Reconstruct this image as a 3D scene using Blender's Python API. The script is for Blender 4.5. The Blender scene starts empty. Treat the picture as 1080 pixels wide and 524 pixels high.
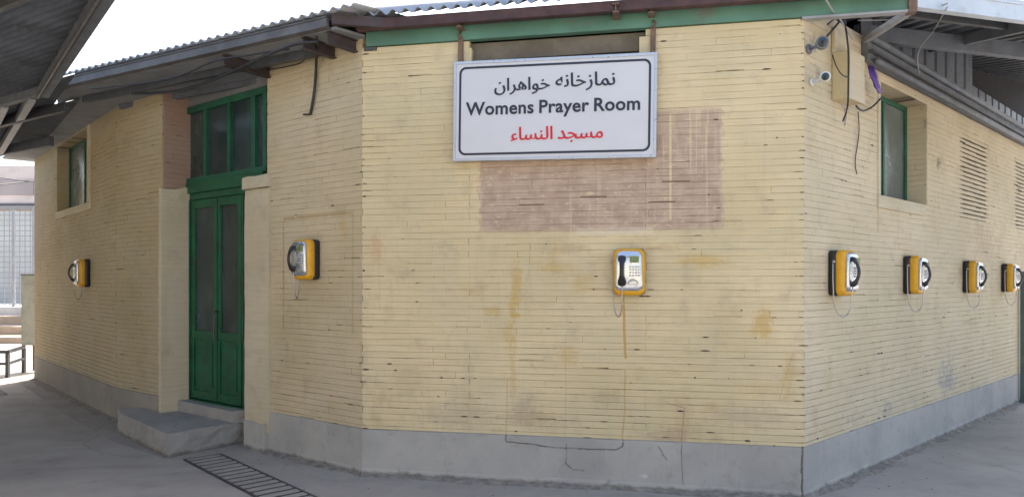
import bpy, math, random
from math import radians as R, sin, cos, pi, atan2, hypot, sqrt
random.seed(7)
S = bpy.context.scene
COL = S.collection

# ------------------------------------------------------------------ camera, sky, sun, exposure
cam_d = bpy.data.cameras.new('camera'); cam = bpy.data.objects.new('camera', cam_d); COL.objects.link(cam)
cam.location = (0, 0, 1.6); cam.rotation_euler = (R(90), 0, 0)
cam_d.sensor_width = 36; cam_d.lens = 25.63; cam_d.shift_y = 0.0333
cam_d.clip_start = .05; cam_d.clip_end = 2000
S.camera = cam
SUN_EL, SUN_AZ = 56, 10            # sun stands behind the building, a little to the right
w = bpy.data.worlds.new('World'); S.world = w; w.use_nodes = True
wn = w.node_tree; wn.nodes.clear()
sky = wn.nodes.new('ShaderNodeTexSky'); sky.sky_type = 'NISHITA'; sky.sun_disc = False
sky.sun_elevation = R(SUN_EL); sky.sun_rotation = R(SUN_AZ); sky.air_density = 1.2; sky.dust_density = 4.0; sky.ozone_density = 1.0
bg = wn.nodes.new('ShaderNodeBackground'); bg.inputs[1].default_value = 0.15
wo = wn.nodes.new('ShaderNodeOutputWorld')
tint = wn.nodes.new('ShaderNodeMix'); tint.data_type = 'RGBA'; tint.blend_type = 'MULTIPLY'; tint.inputs[0].default_value = 1; tint.inputs[7].default_value = (1.03, 1., .99, 1)
wn.links.new(sky.outputs[0], tint.inputs[6]); wn.links.new(tint.outputs[2], bg.inputs[0]); wn.links.new(bg.outputs[0], wo.inputs[0])
sun_d = bpy.data.lights.new('sun', 'SUN'); sun_d.energy = 4.0; sun_d.angle = R(.5); sun_d.color = (1, .96, .9)
sun = bpy.data.objects.new('sun', sun_d); COL.objects.link(sun)
sun.rotation_euler = (R(90 - SUN_EL), 0, R(180 - SUN_AZ))   # light travels from +Y side towards the camera
S.view_settings.view_transform = 'Standard'; S.view_settings.look = 'None'
S.view_settings.gamma = 1; S.view_settings.use_curve_mapping = False
S.view_settings.exposure = 1.45
S.render.engine = 'CYCLES'
try:
    S.cycles.use_denoising = True
except Exception: pass

# ------------------------------------------------------------------ measuring helpers
F, HZ = 769., 298.
def at(px, py, d): return ((px-540)/F*d, d, 1.6+(HZ-py)/F*d)
def gnd(px, py, z=0.):
    d = (1.6-z)*F/(py-HZ); return ((px-540)/F*d, d)
def v2(a, b): return (b[0]-a[0], b[1]-a[1])
def nrm(a):
    l = hypot(*a); return (a[0]/l, a[1]/l)

class Wall:
    def __init__(s, p0, p1):
        s.p0, s.p1 = p0, p1; s.t = nrm(v2(p0, p1)); s.n = (s.t[1], -s.t[0]); s.L = hypot(*v2(p0, p1))
    def pt(s, u, z, o=0.): return (s.p0[0]+s.t[0]*u+s.n[0]*o, s.p0[1]+s.t[1]*u+s.n[1]*o, z)
    def s_at(s, px, o=0.):
        k = (px-540)/F; x0 = s.p0[0]+s.n[0]*o; y0 = s.p0[1]+s.n[1]*o
        return (k*y0-x0)/(s.t[0]-k*s.t[1])
    def z_at(s, px, py, o=0.):
        return 1.6+(HZ-py)/F*s.pt(s.s_at(px, o), 0, o)[1]
    def ang(s): return atan2(s.t[1], s.t[0])

# ------------------------------------------------------------------ mesh helpers
class MB:
    def __init__(s): s.v = []; s.f = []; s.uv = []; s.mi = []; s.sm = []
    def quad(s, pts, uvs=None, mi=0, smooth=False):
        b = len(s.v); s.v += [tuple(p) for p in pts]; s.f.append(tuple(range(b, b+len(pts))))
        s.uv.append(uvs or [(p[0], p[2]) for p in pts]); s.mi.append(mi); s.sm.append(smooth)
    def mesh(s, verts, faces, mi=0, smooth=False):
        b = len(s.v); s.v += [tuple(p) for p in verts]
        for f in faces:
            s.f.append(tuple(b+i for i in f)); s.uv.append([(verts[i][0], verts[i][2]) for i in f]); s.mi.append(mi); s.sm.append(smooth)
    def hexa(s, p, mi=0):   # p: 8 points, bottom 4 then top 4 ccw
        s.mesh(p, [(3,2,1,0),(4,5,6,7),(0,1,5,4),(1,2,6,5),(2,3,7,6),(3,0,4,7)], mi)
    def box(s, x0, x1, y0, y1, z0, z1, mi=0):
        s.hexa([(x0,y0,z0),(x1,y0,z0),(x1,y1,z0),(x0,y1,z0),(x0,y0,z1),(x1,y0,z1),(x1,y1,z1),(x0,y1,z1)], mi)
    def wbox(s, W, s0, s1, z0, z1, o0, o1, mi=0):
        P = W.pt
        b = len(s.f)
        s.hexa([P(s0,z0,o1),P(s1,z0,o1),P(s1,z0,o0),P(s0,z0,o0),P(s0,z1,o1),P(s1,z1,o1),P(s1,z1,o0),P(s0,z1,o0)], mi)
        uvp = [(s0,z0),(s1,z0),(s1,z0),(s0,z0),(s0,z1),(s1,z1),(s1,z1),(s0,z1)]
        base = s.f[b][3]-0
        b0 = len(s.v)-8
        for k in range(b, len(s.f)): s.uv[k] = [uvp[i-b0] for i in s.f[k]]
    def beam(s, a, b, w, h, mi=0):    # rectangular bar between two 3d points (z-up section)
        d = [b[i]-a[i] for i in range(3)]; l = hypot(d[0], d[1]) or 1e-6
        if l < 1e-4: n = (1,0,0); up = (0,1,0)
        else:
            n = (d[1]/l, -d[0]/l, 0); L = sqrt(l*l+d[2]*d[2]); u = [c/L for c in d]
            up = (n[1]*u[2]-n[2]*u[1], n[2]*u[0]-n[0]*u[2], n[0]*u[1]-n[1]*u[0])
        q = []
        for P in (a, b):
            for i, j in ((1,-1),(-1,-1),(-1,1),(1,1)):
                q.append(tuple(P[k]+n[k]*w/2*i+up[k]*h/2*j for k in range(3)))
        s.hexa(q, mi)
    def prism(s, poly, z0, z1, mi=0, top_inset=0):
        n = len(poly); c = (sum(p[0] for p in poly)/n, sum(p[1] for p in poly)/n)
        def ins(p): return (p[0]+(c[0]-p[0])*top_inset, p[1]+(c[1]-p[1])*top_inset)
        V = [(p[0],p[1],z0) for p in poly]+[(*ins(p),z1) for p in poly]
        s.mesh(V, [tuple(reversed(range(n))), tuple(range(n,2*n))]+[(i,(i+1)%n,n+(i+1)%n,n+i) for i in range(n)], mi)
    def loft(s, rings, mi=0, cap=True, smooth=True):
        n = len(rings[0]); V = [p for r in rings for p in r]; fs = []
        for k in range(len(rings)-1):
            for i in range(n):
                fs.append((k*n+i, k*n+(i+1)%n, (k+1)*n+(i+1)%n, (k+1)*n+i))
        if cap: fs += [tuple(reversed(range(n))), tuple(range((len(rings)-1)*n, len(rings)*n))]
        s.mesh(V, fs, mi, smooth)
    def tube(s, pts, r, n=8, mi=0, cap=True):
        rings = []
        for i, p in enumerate(pts):
            a = pts[max(0, i-1)]; b = pts[min(len(pts)-1, i+1)]
            d = [b[k]-a[k] for k in range(3)]; L = sqrt(sum(c*c for c in d)) or 1; d = [c/L for c in d]
            ref = (0,0,1) if abs(d[2]) < .9 else (1,0,0)
            u = (d[1]*ref[2]-d[2]*ref[1], d[2]*ref[0]-d[0]*ref[2], d[0]*ref[1]-d[1]*ref[0])
            L = sqrt(sum(c*c for c in u)); u = [c/L for c in u]
            v = (d[1]*u[2]-d[2]*u[1], d[2]*u[0]-d[0]*u[2], d[0]*u[1]-d[1]*u[0])
            rr = r[i] if isinstance(r, (list, tuple)) else r
            rings.append([tuple(p[k]+rr*(cos(2*pi*j/n)*u[k]+sin(2*pi*j/n)*v[k]) for k in range(3)) for j in range(n)])
        s.loft(rings, mi, cap)
    def build(s, name, mats, parent=None, bevel=0, auto=True):
        me = bpy.data.meshes.new(name); off = (0,0,0); p = parent
        o3 = [0,0,0]
        while p is not None and not getattr(s, 'local', False):
            o3 = [o3[i]+p.location[i] for i in range(3)]; p = p.parent
        me.from_pydata([(a[0]-o3[0], a[1]-o3[1], a[2]-o3[2]) for a in s.v], [], s.f)
        ul = me.uv_layers.new(name='UVMap'); k = 0
        for fi, f in enumerate(s.f):
            for j in range(len(f)): ul.data[k].uv = s.uv[fi][j]; k += 1
        if not isinstance(mats, (list, tuple)): mats = [mats]
        for m in mats: me.materials.append(m)
        me.polygons.foreach_set('material_index', s.mi); me.polygons.foreach_set('use_smooth', s.sm)
        me.update()
        o = bpy.data.objects.new(name, me); COL.objects.link(o)
        if parent: o.parent = parent
        if bevel:
            b = o.modifiers.new('bevel', 'BEVEL'); b.width = bevel; b.segments = 2; b.limit_method = 'ANGLE'; b.angle_limit = R(40)
        return o
def tag(o, label=None, cat=None, group=None, kind=None):
    if label: o['label'] = label
    if cat: o['category'] = cat
    if group: o['group'] = group
    if kind: o['kind'] = kind
    return o
def empty(name, loc, rz=0, label=None, cat=None, group=None):
    o = bpy.data.objects.new(name, None); COL.objects.link(o); o.location = loc; o.rotation_euler = (0,0,rz)
    o.empty_display_size = .1
    return tag(o, label, cat, group)

# ------------------------------------------------------------------ material helpers
class NT:
    def __init__(s, name):
        s.m = bpy.data.materials.new(name); s.m.use_nodes = True; s.t = s.m.node_tree; s.N = s.t.nodes; s.L = s.t.links
        s.b = s.N['Principled BSDF']; s.out = s.N['Material Output']
    def link(s, a, b): s.L.new(a, b)
    def put(s, sock, v):
        if isinstance(v, bpy.types.NodeSocket): s.L.new(v, sock)
        elif isinstance(v, (tuple, list)): sock.default_value = (*v, 1) if len(v) == 3 and sock.type == 'RGBA' else v
        else: sock.default_value = v
    def m_(s, op, a, b=0., c=None, clamp=False):
        n = s.N.new('ShaderNodeMath'); n.operation = op; n.use_clamp = clamp; s.put(n.inputs[0], a); s.put(n.inputs[1], b)
        if c is not None: s.put(n.inputs[2], c)
        return n.outputs[0]
    def rng(s, v, a, b, c=0., d=1., smooth=True):
        n = s.N.new('ShaderNodeMapRange'); n.interpolation_type = 'SMOOTHSTEP' if smooth else 'LINEAR'; n.clamp = True
        for i, q in enumerate((v, a, b, c, d)): s.put(n.inputs[i], q)
        return n.outputs[0]
    def coord(s, kind='pos'):
        if kind == 'pos': return s.N.new('ShaderNodeNewGeometry').outputs['Position']
        n = s.N.new('ShaderNodeTexCoord'); return n.outputs[{'uv':'UV','obj':'Object','gen':'Generated'}[kind]]
    def scale(s, vec, sc, off=(0,0,0)):
        n = s.N.new('ShaderNodeMapping'); s.put(n.inputs[0], vec); n.inputs['Scale'].default_value = sc; n.inputs['Location'].default_value = off
        return n.outputs[0]
    def noise(s, vec, scale, detail=4, rough=.55, dist=0.):
        n = s.N.new('ShaderNodeTexNoise'); s.put(n.inputs['Vector'], vec); n.inputs['Scale'].default_value = scale
        n.inputs['Detail'].default_value = detail; n.inputs['Roughness'].default_value = rough; n.inputs['Distortion'].default_value = dist
        return n.outputs[0]
    def mix(s, f, a, b, mode='MIX'):
        n = s.N.new('ShaderNodeMix'); n.data_type = 'RGBA'; n.blend_type = mode
        s.put(n.inputs[0], f); s.put(n.inputs[6], a); s.put(n.inputs[7], b); return n.outputs[2]
    def xy(s, vec):
        n = s.N.new('ShaderNodeSeparateXYZ'); s.put(n.inputs[0], vec); return n.outputs
    def bump(s, h, strength=.3, dist=.01, prev=None):
        n = s.N.new('ShaderNodeBump'); s.put(n.inputs['Height'], h); n.inputs['Strength'].default_value = strength; n.inputs['Distance'].default_value = dist
        if prev: s.put(n.inputs['Normal'], prev)
        return n.outputs[0]
    def fin(s, col, rough=.8, metal=0., normal=None, spec=None):
        s.put(s.b.inputs['Base Color'], col); s.put(s.b.inputs['Roughness'], rough); s.put(s.b.inputs['Metallic'], metal)
        if normal: s.put(s.b.inputs['Normal'], normal)
        if spec is not None: s.put(s.b.inputs['Specular IOR Level'], spec)
        return s.m
    def box(s, X, Z, x0, x1, z0, z1, e=.02):
        a = s.m_('MULTIPLY', s.rng(X, x0-e, x0+e), s.rng(X, x1-e, x1+e, 1., 0.))
        b = s.m_('MULTIPLY', s.rng(Z, z0-e, z0+e), s.rng(Z, z1-e, z1+e, 1., 0.))
        return s.m_('MULTIPLY', a, b)
    def ell(s, X, Z, cx, cz, rx, rz):
        a = s.m_('DIVIDE', s.m_('SUBTRACT', X, cx), rx); b = s.m_('DIVIDE', s.m_('SUBTRACT', Z, cz), rz)
        return s.m_('SUBTRACT', 1., s.m_('SQRT', s.m_('ADD', s.m_('MULTIPLY', a, a), s.m_('MULTIPLY', b, b))))

def simple(name, col, rough=.6, metal=0., var=.12, scale=6., bump=.1, dirt=None, dirt_amt=.5, coord='obj', spec=None):
    n = NT(name); c = n.coord(coord)
    a = n.noise(c, scale, 6, .6); k = n.noise(c, scale*6, 3, .6)
    f = n.rng(a, .3, .7, 1-var, 1+var); col2 = n.mix(1., col, n.mix(n.rng(a, .3, .7), (1-var,)*3, (1+var,)*3), 'MULTIPLY')
    if dirt:
        col2 = n.mix(n.m_('MULTIPLY', n.rng(n.noise(c, scale*1.7, 7, .7), .5, .72), dirt_amt), col2, dirt)
    r = n.rng(k, .3, .7, max(.05, rough-.08), min(1, rough+.08))
    return n.fin(col2, r, metal, n.bump(k, bump, .004) if bump else None, spec)

def brick_paint(name, base, dirtcol=(.30,.24,.17), extra=None, ochre=.5, grime=.35):
    n = NT(name); uv = n.coord('uv'); P = n.coord('pos'); X, Z = n.xy(uv)[0], n.xy(uv)[1]
    big = n.noise(P, 1.1, 4, .55); med = n.noise(P, 5., 6, .65); fine = n.noise(P, 45., 5, .65)
    row = n.noise(n.scale(uv, (2.2, 38., 1)), 1., 3, .6)        # brick to brick differences
    col = n.mix(n.rng(big, .3, .7), (base[0]*.88, base[1]*.895, base[2]*.86), (min(1, base[0]*1.05), base[1]*1.06, base[2]*1.10))
    col = n.mix(n.m_('MULTIPLY', n.rng(row, .35, .7), .5), col, tuple(c*.80 for c in base))
    col = n.mix(n.m_('MULTIPLY', n.rng(med, .5, .75), grime), col, dirtcol)
    col = n.mix(n.m_('MULTIPLY', n.rng(n.noise(P, 2.3, 7, .7, .6), .57, .72), ochre), col, (.50,.33,.12))
    # chipped flecks along the courses
    ch = n.noise(n.scale(uv, (14., 60., 1), (3.1, .7, 0)), 1., 4, .7)
    col = n.mix(n.rng(ch, .70, .77, 0., .75), col, (.13,.10,.075))
    pr = n.noise(n.scale(uv, (1.3, 1.6, 1), (7, 3, 0)), 1., 3, .5, .3)
    col = n.mix(n.rng(pr, .5, .54, 0., .10), col, (.5,.5,.42))
    vert = n.noise(n.scale(uv, (9., .9, 1)), 1., 5, .6)
    col = n.mix(n.m_('MULTIPLY', n.rng(vert, .55, .8), .22), col, (.36,.29,.20))
    if extra: col = extra(n, col, X, Z, uv, P)
    bm = n.bump(fine, .35, .004); bm = n.bump(med, .25, .012, bm)
    return n.fin(col, n.rng(fine, .3, .7, .62, .85), 0, bm, .3)

def joint_mat(name, base, dark, patch=None):
    n = NT(name); P = n.coord('pos'); uv = n.coord('uv')
    a = n.noise(n.scale(uv, (1.6, 14., 1)), 1., 6, .7); c = n.noise(P, .9, 3, .5)
    f = n.m_('ADD', n.rng(a, .52, .64, 0., .85), n.rng(c, .5, .7, 0., .25), clamp=True)
    col = n.mix(f, tuple(b*.80 for b in base), dark)
    if patch:
        X, Z = n.xy(uv)[0], n.xy(uv)[1]
        col = n.mix(n.box(X, Z, *patch, .02), col, (.24,.15,.12))
    return n.fin(col, .95, 0, None, .1)

# ------------------------------------------------------------------ footprint (metres, camera at the origin)
pA0 = (-7.90, 12.06); pK = (-4.60, 8.47); pA1 = (-3.74, 7.80)
pDL = (-3.56, 8.04); pDR = (-2.17, 6.962)
pB0 = (-2.32, 6.92); pC0 = (-1.251, 6.09); pC1 = (2.163, 5.40); pD1 = (pC1[0]+.727*6.95, pC1[1]+.686*6.95)
WA, WK, WD0 = Wall(pA0, pK), Wall(pK, pA1), Wall(pDL, pDR)
WB, WC, WD = Wall(pB0, pC0), Wall(pC0, pC1), Wall(pC1, pD1)
ZP, ZC, ZS = .385, 3.556, 3.64     # plinth top, wall C top, soffit height

cream_C = (.69,.57,.35); cream_B = (.60,.495,.325); cream_D = (.64,.54,.37); cream_A = (.48,.395,.25)  # cream_A is set darker to carry part of the left wall's shade

def extra_C(n, col, X, Z, uv, P):
    s = lambda px: WC.s_at(px); z = lambda px, py: WC.z_at(px, py)
    w = n.noise(P, 7., 4, .6); w2 = n.noise(P, 26., 3, .6)
    dx = n.m_('MULTIPLY', n.m_('SUBTRACT', w, .5), .07)
    X2 = n.m_('ADD', X, n.m_('ADD', dx, n.m_('MULTIPLY', n.m_('SUBTRACT', w2, .5), .11))); Z2 = n.m_('ADD', Z, dx)
    patch = n.box(X2, Z2, s(506), s(761), z(640, 243), z(640, 120), .022)
    patch = n.m_('MULTIPLY', patch, n.rng(Z, 2.62, 2.98, 1., .82))
    drip = n.noise(n.scale(uv, (46., 1.3, 1)), 1., 3, .5)
    dripm = n.m_('MULTIPLY', n.rng(drip, .56, .66, 0., .7), n.box(X, Z, s(697), s(752), z(720, 185), z(720, 110), .09))
    one = n.box(n.m_('ADD', X, n.m_('MULTIPLY', dx, .06)), Z, s(706), s(708.3), z(707, 232), z(707, 120), .006)
    pk = n.mix(n.rng(n.noise(P, 9., 5, .6), .35, .65), (.42,.305,.235), (.52,.395,.305))
    row = n.noise(n.scale(uv, (3.5, 44., 1), (5, 2, 0)), 1., 3, .6)
    pk = n.mix(n.rng(row, .4, .7, 0., .5), pk, (.36,.235,.19))
    vs = n.noise(n.scale(uv, (22., .6, 1), (2, 0, 0)), 1., 4, .6)
    pk = n.mix(n.rng(vs, .58, .7, 0., .45), pk, (.62,.50,.38))
    f = n.m_('MULTIPLY', patch, n.m_('SUBTRACT', 1., n.m_('MAXIMUM', dripm, one)), clamp=True)
    flake = n.noise(n.scale(uv, (16., 42., 1), (9, 4, 0)), 1., 4, .65)
    col = n.mix(n.m_('MULTIPLY', f, n.rng(flake, .56, .66, .93, .35)), col, pk)
    pale = n.box(X2, Z, s(610), s(690), z(650, 247), z(650, 240), .012)
    col = n.mix(n.m_('MULTIPLY', pale, .25), col, (.72,.68,.62))
    rough = n.m_('ADD', n.m_('MULTIPLY', n.noise(n.scale(uv, (1., .45, 1)), 22., 7, .78), .6), n.m_('MULTIPLY', n.noise(n.scale(uv, (8., 40., 1)), 1., 4, .6), .4))
    def blot(cx, cy, rx, rz, c, amt, th=-.05):
        nonlocal col
        e = n.m_('ADD', n.ell(X, Z, s(cx), z(cx, cy), rx, rz), n.m_('MULTIPLY', n.m_('SUBTRACT', rough, .5), 4.2))
        col = n.mix(n.m_('MULTIPLY', n.rng(e, th, th+.8), amt), col, c)
    oc = (.55,.36,.10)
    for a in ((541,325,.05,.16,oc,.6),(538,355,.06,.2,oc,.4),(541,395,.035,.35,oc,.35),(805,342,.10,.17,oc,.6),(740,275,.24,.06,oc,.5),
              (520,328,.1,.05,oc,.45),(585,282,.2,.06,oc,.4),(640,420,.16,.1,(.42,.33,.2),.45),(600,262,.25,.05,(.45,.35,.2),.5),
              (832,395,.06,.22,oc,.35),(720,445,.09,.3,(.5,.33,.2),.35),(397,262,.07,.16,(.55,.36,.2),.55),(430,400,.2,.2,(.45,.37,.26),.3),
              (790,440,.35,.12,(.42,.35,.26),.4),(480,440,.4,.14,(.42,.35,.26),.3),(555,430,.15,.15,(.40,.32,.24),.35),(545,300,.06,.25,oc,.55),(615,300,.12,.1,oc,.35),(690,262,.2,.04,(.5,.36,.2),.4),(760,330,.2,.2,(.52,.42,.26),.3),(600,375,.1,.1,oc,.4),(560,440,.3,.08,(.4,.3,.2),.4),(705,460,.2,.1,(.4,.28,.2),.5),(800,410,.2,.1,oc,.25)):
        blot(*a)
    def seg(pts, wd, c, amt):
        nonlocal col
        for (a, b), (c2, d) in zip(pts[:-1], pts[1:]):
            x0, z0, x1, z1 = s(a), z(a, b), s(c2), z(c2, d); L = hypot(x1-x0, z1-z0); tx, tz = (x1-x0)/L, (z1-z0)/L
            Xd = n.m_('SUBTRACT', n.m_('ADD', X, n.m_('MULTIPLY', dx, .35)), x0); Zd = n.m_('SUBTRACT', n.m_('ADD', Z, n.m_('MULTIPLY', dx, .25)), z0)
            al = n.m_('ADD', n.m_('MULTIPLY', Xd, tx), n.m_('MULTIPLY', Zd, tz))
            ac = n.m_('ABSOLUTE', n.m_('SUBTRACT', n.m_('MULTIPLY', Xd, tz), n.m_('MULTIPLY', Zd, tx)))
            mk = n.m_('MULTIPLY', n.rng(ac, wd*.5, wd, 1., 0.), n.box(al, .5, 0, L, 0, 1, .012))
            mk = n.m_('MULTIPLY', mk, n.rng(rough, .3, .5, .35, 1.))
            col = n.mix(n.m_('MULTIPLY', mk, amt), col, c)
    seg([(657,312),(660,378)], .013, (.52,.30,.07), .8)
    seg([(659,390),(658,440),(656,472)], .009, (.50,.32,.12), .6)
    seg([(535,398),(534,470)], .007, (.45,.34,.2), .5)
    seg([(597,350),(596,470)], .006, (.5,.35,.2), .4)
    seg([(400,262),(400,330)], .006, (.45,.36,.25), .35)
    seg([(836,372),(822,420)], .006, (.55,.36,.12), .5)
    seg([(718,470),(722,430),(704,425)], .006, (.2,.17,.14), .5)
    return col
def extra_B(n, col, X, Z, uv, P):
    s = lambda px: WB.s_at(px); z = lambda px, py: WB.z_at(px, py)
    nz = n.noise(P, 15., 5, .7)
    x0, x1, z1, z0 = s(299), s(372), z(330, 228), z(330, 350)
    a = n.m_('ADD', n.box(X, Z, x0-.012, x0+.012, z0, z1, .006), n.box(X, Z, x0, x1, z1-.014, z1+.014, .006), clamp=True)
    a = n.m_('MAXIMUM', a, n.m_('MULTIPLY', n.box(X, Z, x1-.012, x1+.012, z0, z1, .006), .5))
    a = n.m_('MULTIPLY', a, n.rng(nz, .35, .55, .15, .65))
    col = n.mix(a, col, (.36,.23,.08))
    e = n.m_('ADD', n.ell(X, Z, s(362), z(362, 240), .1, .16), n.m_('MULTIPLY', n.m_('SUBTRACT', nz, .5), 3.))
    return n.mix(n.rng(e, .3, .9, 0., .5), col, (.55,.36,.12))
def extra_D(n, col, X, Z, uv, P):
    s = lambda px: WD.s_at(px); z = lambda px, py: WD.z_at(px, py)
    nz = n.noise(P, 13., 6, .75)
    for cx, cy, rx, rz, c, amt in ((990,172,.16,.1,(.2,.17,.13),.75),(1000,400,.5,.25,(.33,.33,.33),.6),(960,224,.1,.07,(.3,.26,.2),.6),
                                   (1075,200,.2,.12,(.2,.17,.13),.6),(862,78,.12,.1,(.25,.23,.2),.6),(858,45,.12,.14,(.22,.2,.17),.6),(1040,260,.9,.7,(.42,.30,.2),.3),
                                   (935,430,.4,.15,(.35,.33,.3),.5),(1000,395,.45,.3,(.36,.35,.34),.45),(900,350,.3,.12,(.45,.36,.26),.35),(900,440,.35,.1,(.4,.34,.27),.45),(875,395,.12,.3,(.48,.36,.2),.35),(1020,340,.4,.05,(.3,.25,.2),.4)):
        e = n.m_('ADD', n.ell(X, Z, s(cx), z(cx, cy), rx, rz), n.m_('MULTIPLY', n.m_('SUBTRACT', nz, .5), 3.))
        col = n.mix(n.rng(e, .35, .85, 0., amt), col, c)
    x0 = s(926); st = n.box(X, Z, x0-.02, x0+.02, z(926, 245), z(926, 60), .01)
    return n.mix(n.m_('MULTIPLY', st, n.rng(nz, .4, .55, .1, .6)), col, (.42,.25,.14))
def extra_A(n, col, X, Z, uv, P):
    nz = n.noise(P, 11., 6, .75)
    e = n.rng(n.m_('ADD', n.m_('MULTIPLY', n.m_('SUBTRACT', nz, .5), 2.), n.rng(Z, .35, .75, 1., 0.)), .6, 1.1, 0., .5)
    return n.mix(e, col, (.36,.34,.30))

M = {}
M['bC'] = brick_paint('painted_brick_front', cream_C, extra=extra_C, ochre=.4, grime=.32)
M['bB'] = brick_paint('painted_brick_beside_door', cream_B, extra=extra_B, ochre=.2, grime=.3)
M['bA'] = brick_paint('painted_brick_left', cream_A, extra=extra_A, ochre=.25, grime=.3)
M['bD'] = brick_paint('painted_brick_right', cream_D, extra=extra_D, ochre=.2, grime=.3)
M['bR'] = brick_paint('bare_reddish_brick', (.40,.27,.21), ochre=.1, grime=.3)
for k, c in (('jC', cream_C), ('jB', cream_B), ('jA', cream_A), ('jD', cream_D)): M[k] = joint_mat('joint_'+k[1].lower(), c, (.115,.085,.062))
M['jC'] = joint_mat('joint_front', cream_C, (.115,.085,.062), (WC.s_at(508), WC.s_at(759), WC.z_at(640, 241), WC.z_at(640, 122)))
M['chip'] = simple('exposed_brown_brick_chip', (.16,.105,.07), .95, 0, .35, 30)
M['jslot'] = simple('open_joint_dark_mortar', (.07,.055,.045), .95, 0, .3, 30)  # dark mortar colour of the open joints, also used for some chips

def cement(name, base, tint, stain=(.10,.095,.09), crack=.7, extra=None, splash_amt=.75):
    n = NT(name); P = n.coord('pos'); Z = n.xy(P)[2]
    a = n.noise(P, 1.6, 6, .6); b = n.noise(P, 9., 7, .7); c = n.noise(P, 60., 4, .6)
    col = n.mix(n.rng(a, .35, .65), base, tint)
    col = n.mix(n.rng(b, .52, .75, 0., .45), col, stain)
    vs = n.noise(n.scale(P, (9, 9, .7)), 1., 5, .6)
    col = n.mix(n.rng(vs, .56, .75, 0., .4), col, tuple(min(1, x*1.35) for x in base))
    splash = n.m_('ADD', n.rng(Z, 0., .09, 1., 0.), n.m_('MULTIPLY', n.m_('SUBTRACT', b, .5), 1.6))
    col = n.mix(n.rng(splash, .45, 1.1, 0., splash_amt), col, (.13,.115,.10))
    vr = n.N.new('ShaderNodeTexVoronoi'); vr.feature = 'DISTANCE_TO_EDGE'; n.put(vr.inputs['Vector'], n.scale(P, (.9,.9,1.6))); vr.inputs['Scale'].default_value = 1.
    n.put(vr.inputs['Vector'], n.mix(.12, n.scale(P, (.9,.9,1.6)), n.noise(P, 4., 4, .6)))
    cr = n.m_('MULTIPLY', n.rng(vr.outputs[0], .002, .006, 1., 0.), n.rng(a, .45, .6))
    col = n.mix(n.m_('MULTIPLY', cr, crack), col, (.05,.045,.04))
    if extra: col = extra(n, col, P, b)
    bm = n.bump(c, .3, .003); bm = n.bump(b, .3, .01, bm)
    return n.fin(col, .85, 0, bm, .3)
def extra_plinth(n, col, P, b):
    dt = n.N.new('ShaderNodeVectorMath'); dt.operation = 'DOT_PRODUCT'; n.put(dt.inputs[0], P); dt.inputs[1].default_value = (WC.t[0], WC.t[1], 0)
    wob = n.m_('MULTIPLY', n.m_('SUBTRACT', b, .5), .05)
    X = n.m_('ADD', n.m_('SUBTRACT', dt.outputs['Value'], WC.p0[0]*WC.t[0]+WC.p0[1]*WC.t[1]), wob); Z = n.m_('ADD', n.xy(P)[2], n.m_('MULTIPLY', wob, .6))
    s = lambda px: WC.s_at(px); z = lambda px, py: WC.z_at(px, py)
    for pts, wd, c, amt in ((((534,452),(534,465),(560,468),(585,472),(650,474),(657,470),(657,462)), .008, (.09,.08,.07), .8),
                            (((597,468),(597,488),(604,495),(616,496)), .007, (.10,.09,.07), .65), (((694,470),(704,485)), .006, (.12,.1,.09), .6),
                            (((719,468),(720,512)), .006, (.10,.09,.08), .6), (((846,470),(846,524)), .010, (.06,.05,.045), .8)):
        for (a, e), (c2, d) in zip(pts[:-1], pts[1:]):
            x0, z0, x1, z1 = s(a), z(a, e), s(c2), z(c2, d); L = hypot(x1-x0, z1-z0); tx, tz = (x1-x0)/L, (z1-z0)/L
            Xd = n.m_('SUBTRACT', X, x0); Zd = n.m_('SUBTRACT', Z, z0)
            al = n.m_('ADD', n.m_('MULTIPLY', Xd, tx), n.m_('MULTIPLY', Zd, tz)); ac = n.m_('ABSOLUTE', n.m_('SUBTRACT', n.m_('MULTIPLY', Xd, tz), n.m_('MULTIPLY', Zd, tx)))
            mk = n.m_('MULTIPLY', n.rng(ac, wd*.4, wd, 1., 0.), n.box(al, .5, 0, L, 0, 1, .006))
            col = n.mix(n.m_('MULTIPLY', n.m_('MULTIPLY', mk, n.rng(b, .38, .5, .4, 1.)), amt), col, c)
    e = n.m_('ADD', n.ell(X, Z, s(678), z(678, 502), .05, .03), n.m_('MULTIPLY', n.m_('SUBTRACT', b, .5), 3.))
    return n.mix(n.rng(e, .2, .6, 0., .6), col, (.62,.62,.60))
M['plinth'] = cement('grey_painted_cement_plinth', (.35,.345,.33), (.44,.43,.405), (.21,.195,.17), 0.)
M['plinth_C'] = cement('grey_painted_cement_plinth_front', (.35,.345,.33), (.44,.43,.405), (.21,.195,.17), 0., extra_plinth)
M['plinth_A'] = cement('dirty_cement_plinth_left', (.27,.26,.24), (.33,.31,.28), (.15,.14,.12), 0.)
M['step'] = cement('worn_concrete_step', (.30,.29,.275), (.36,.35,.33))
M['plaster'] = brick_paint('cream_plaster', (.60,.52,.37), ochre=.15, grime=.4)
M['plinth_thin'] = M['plinth']

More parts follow.
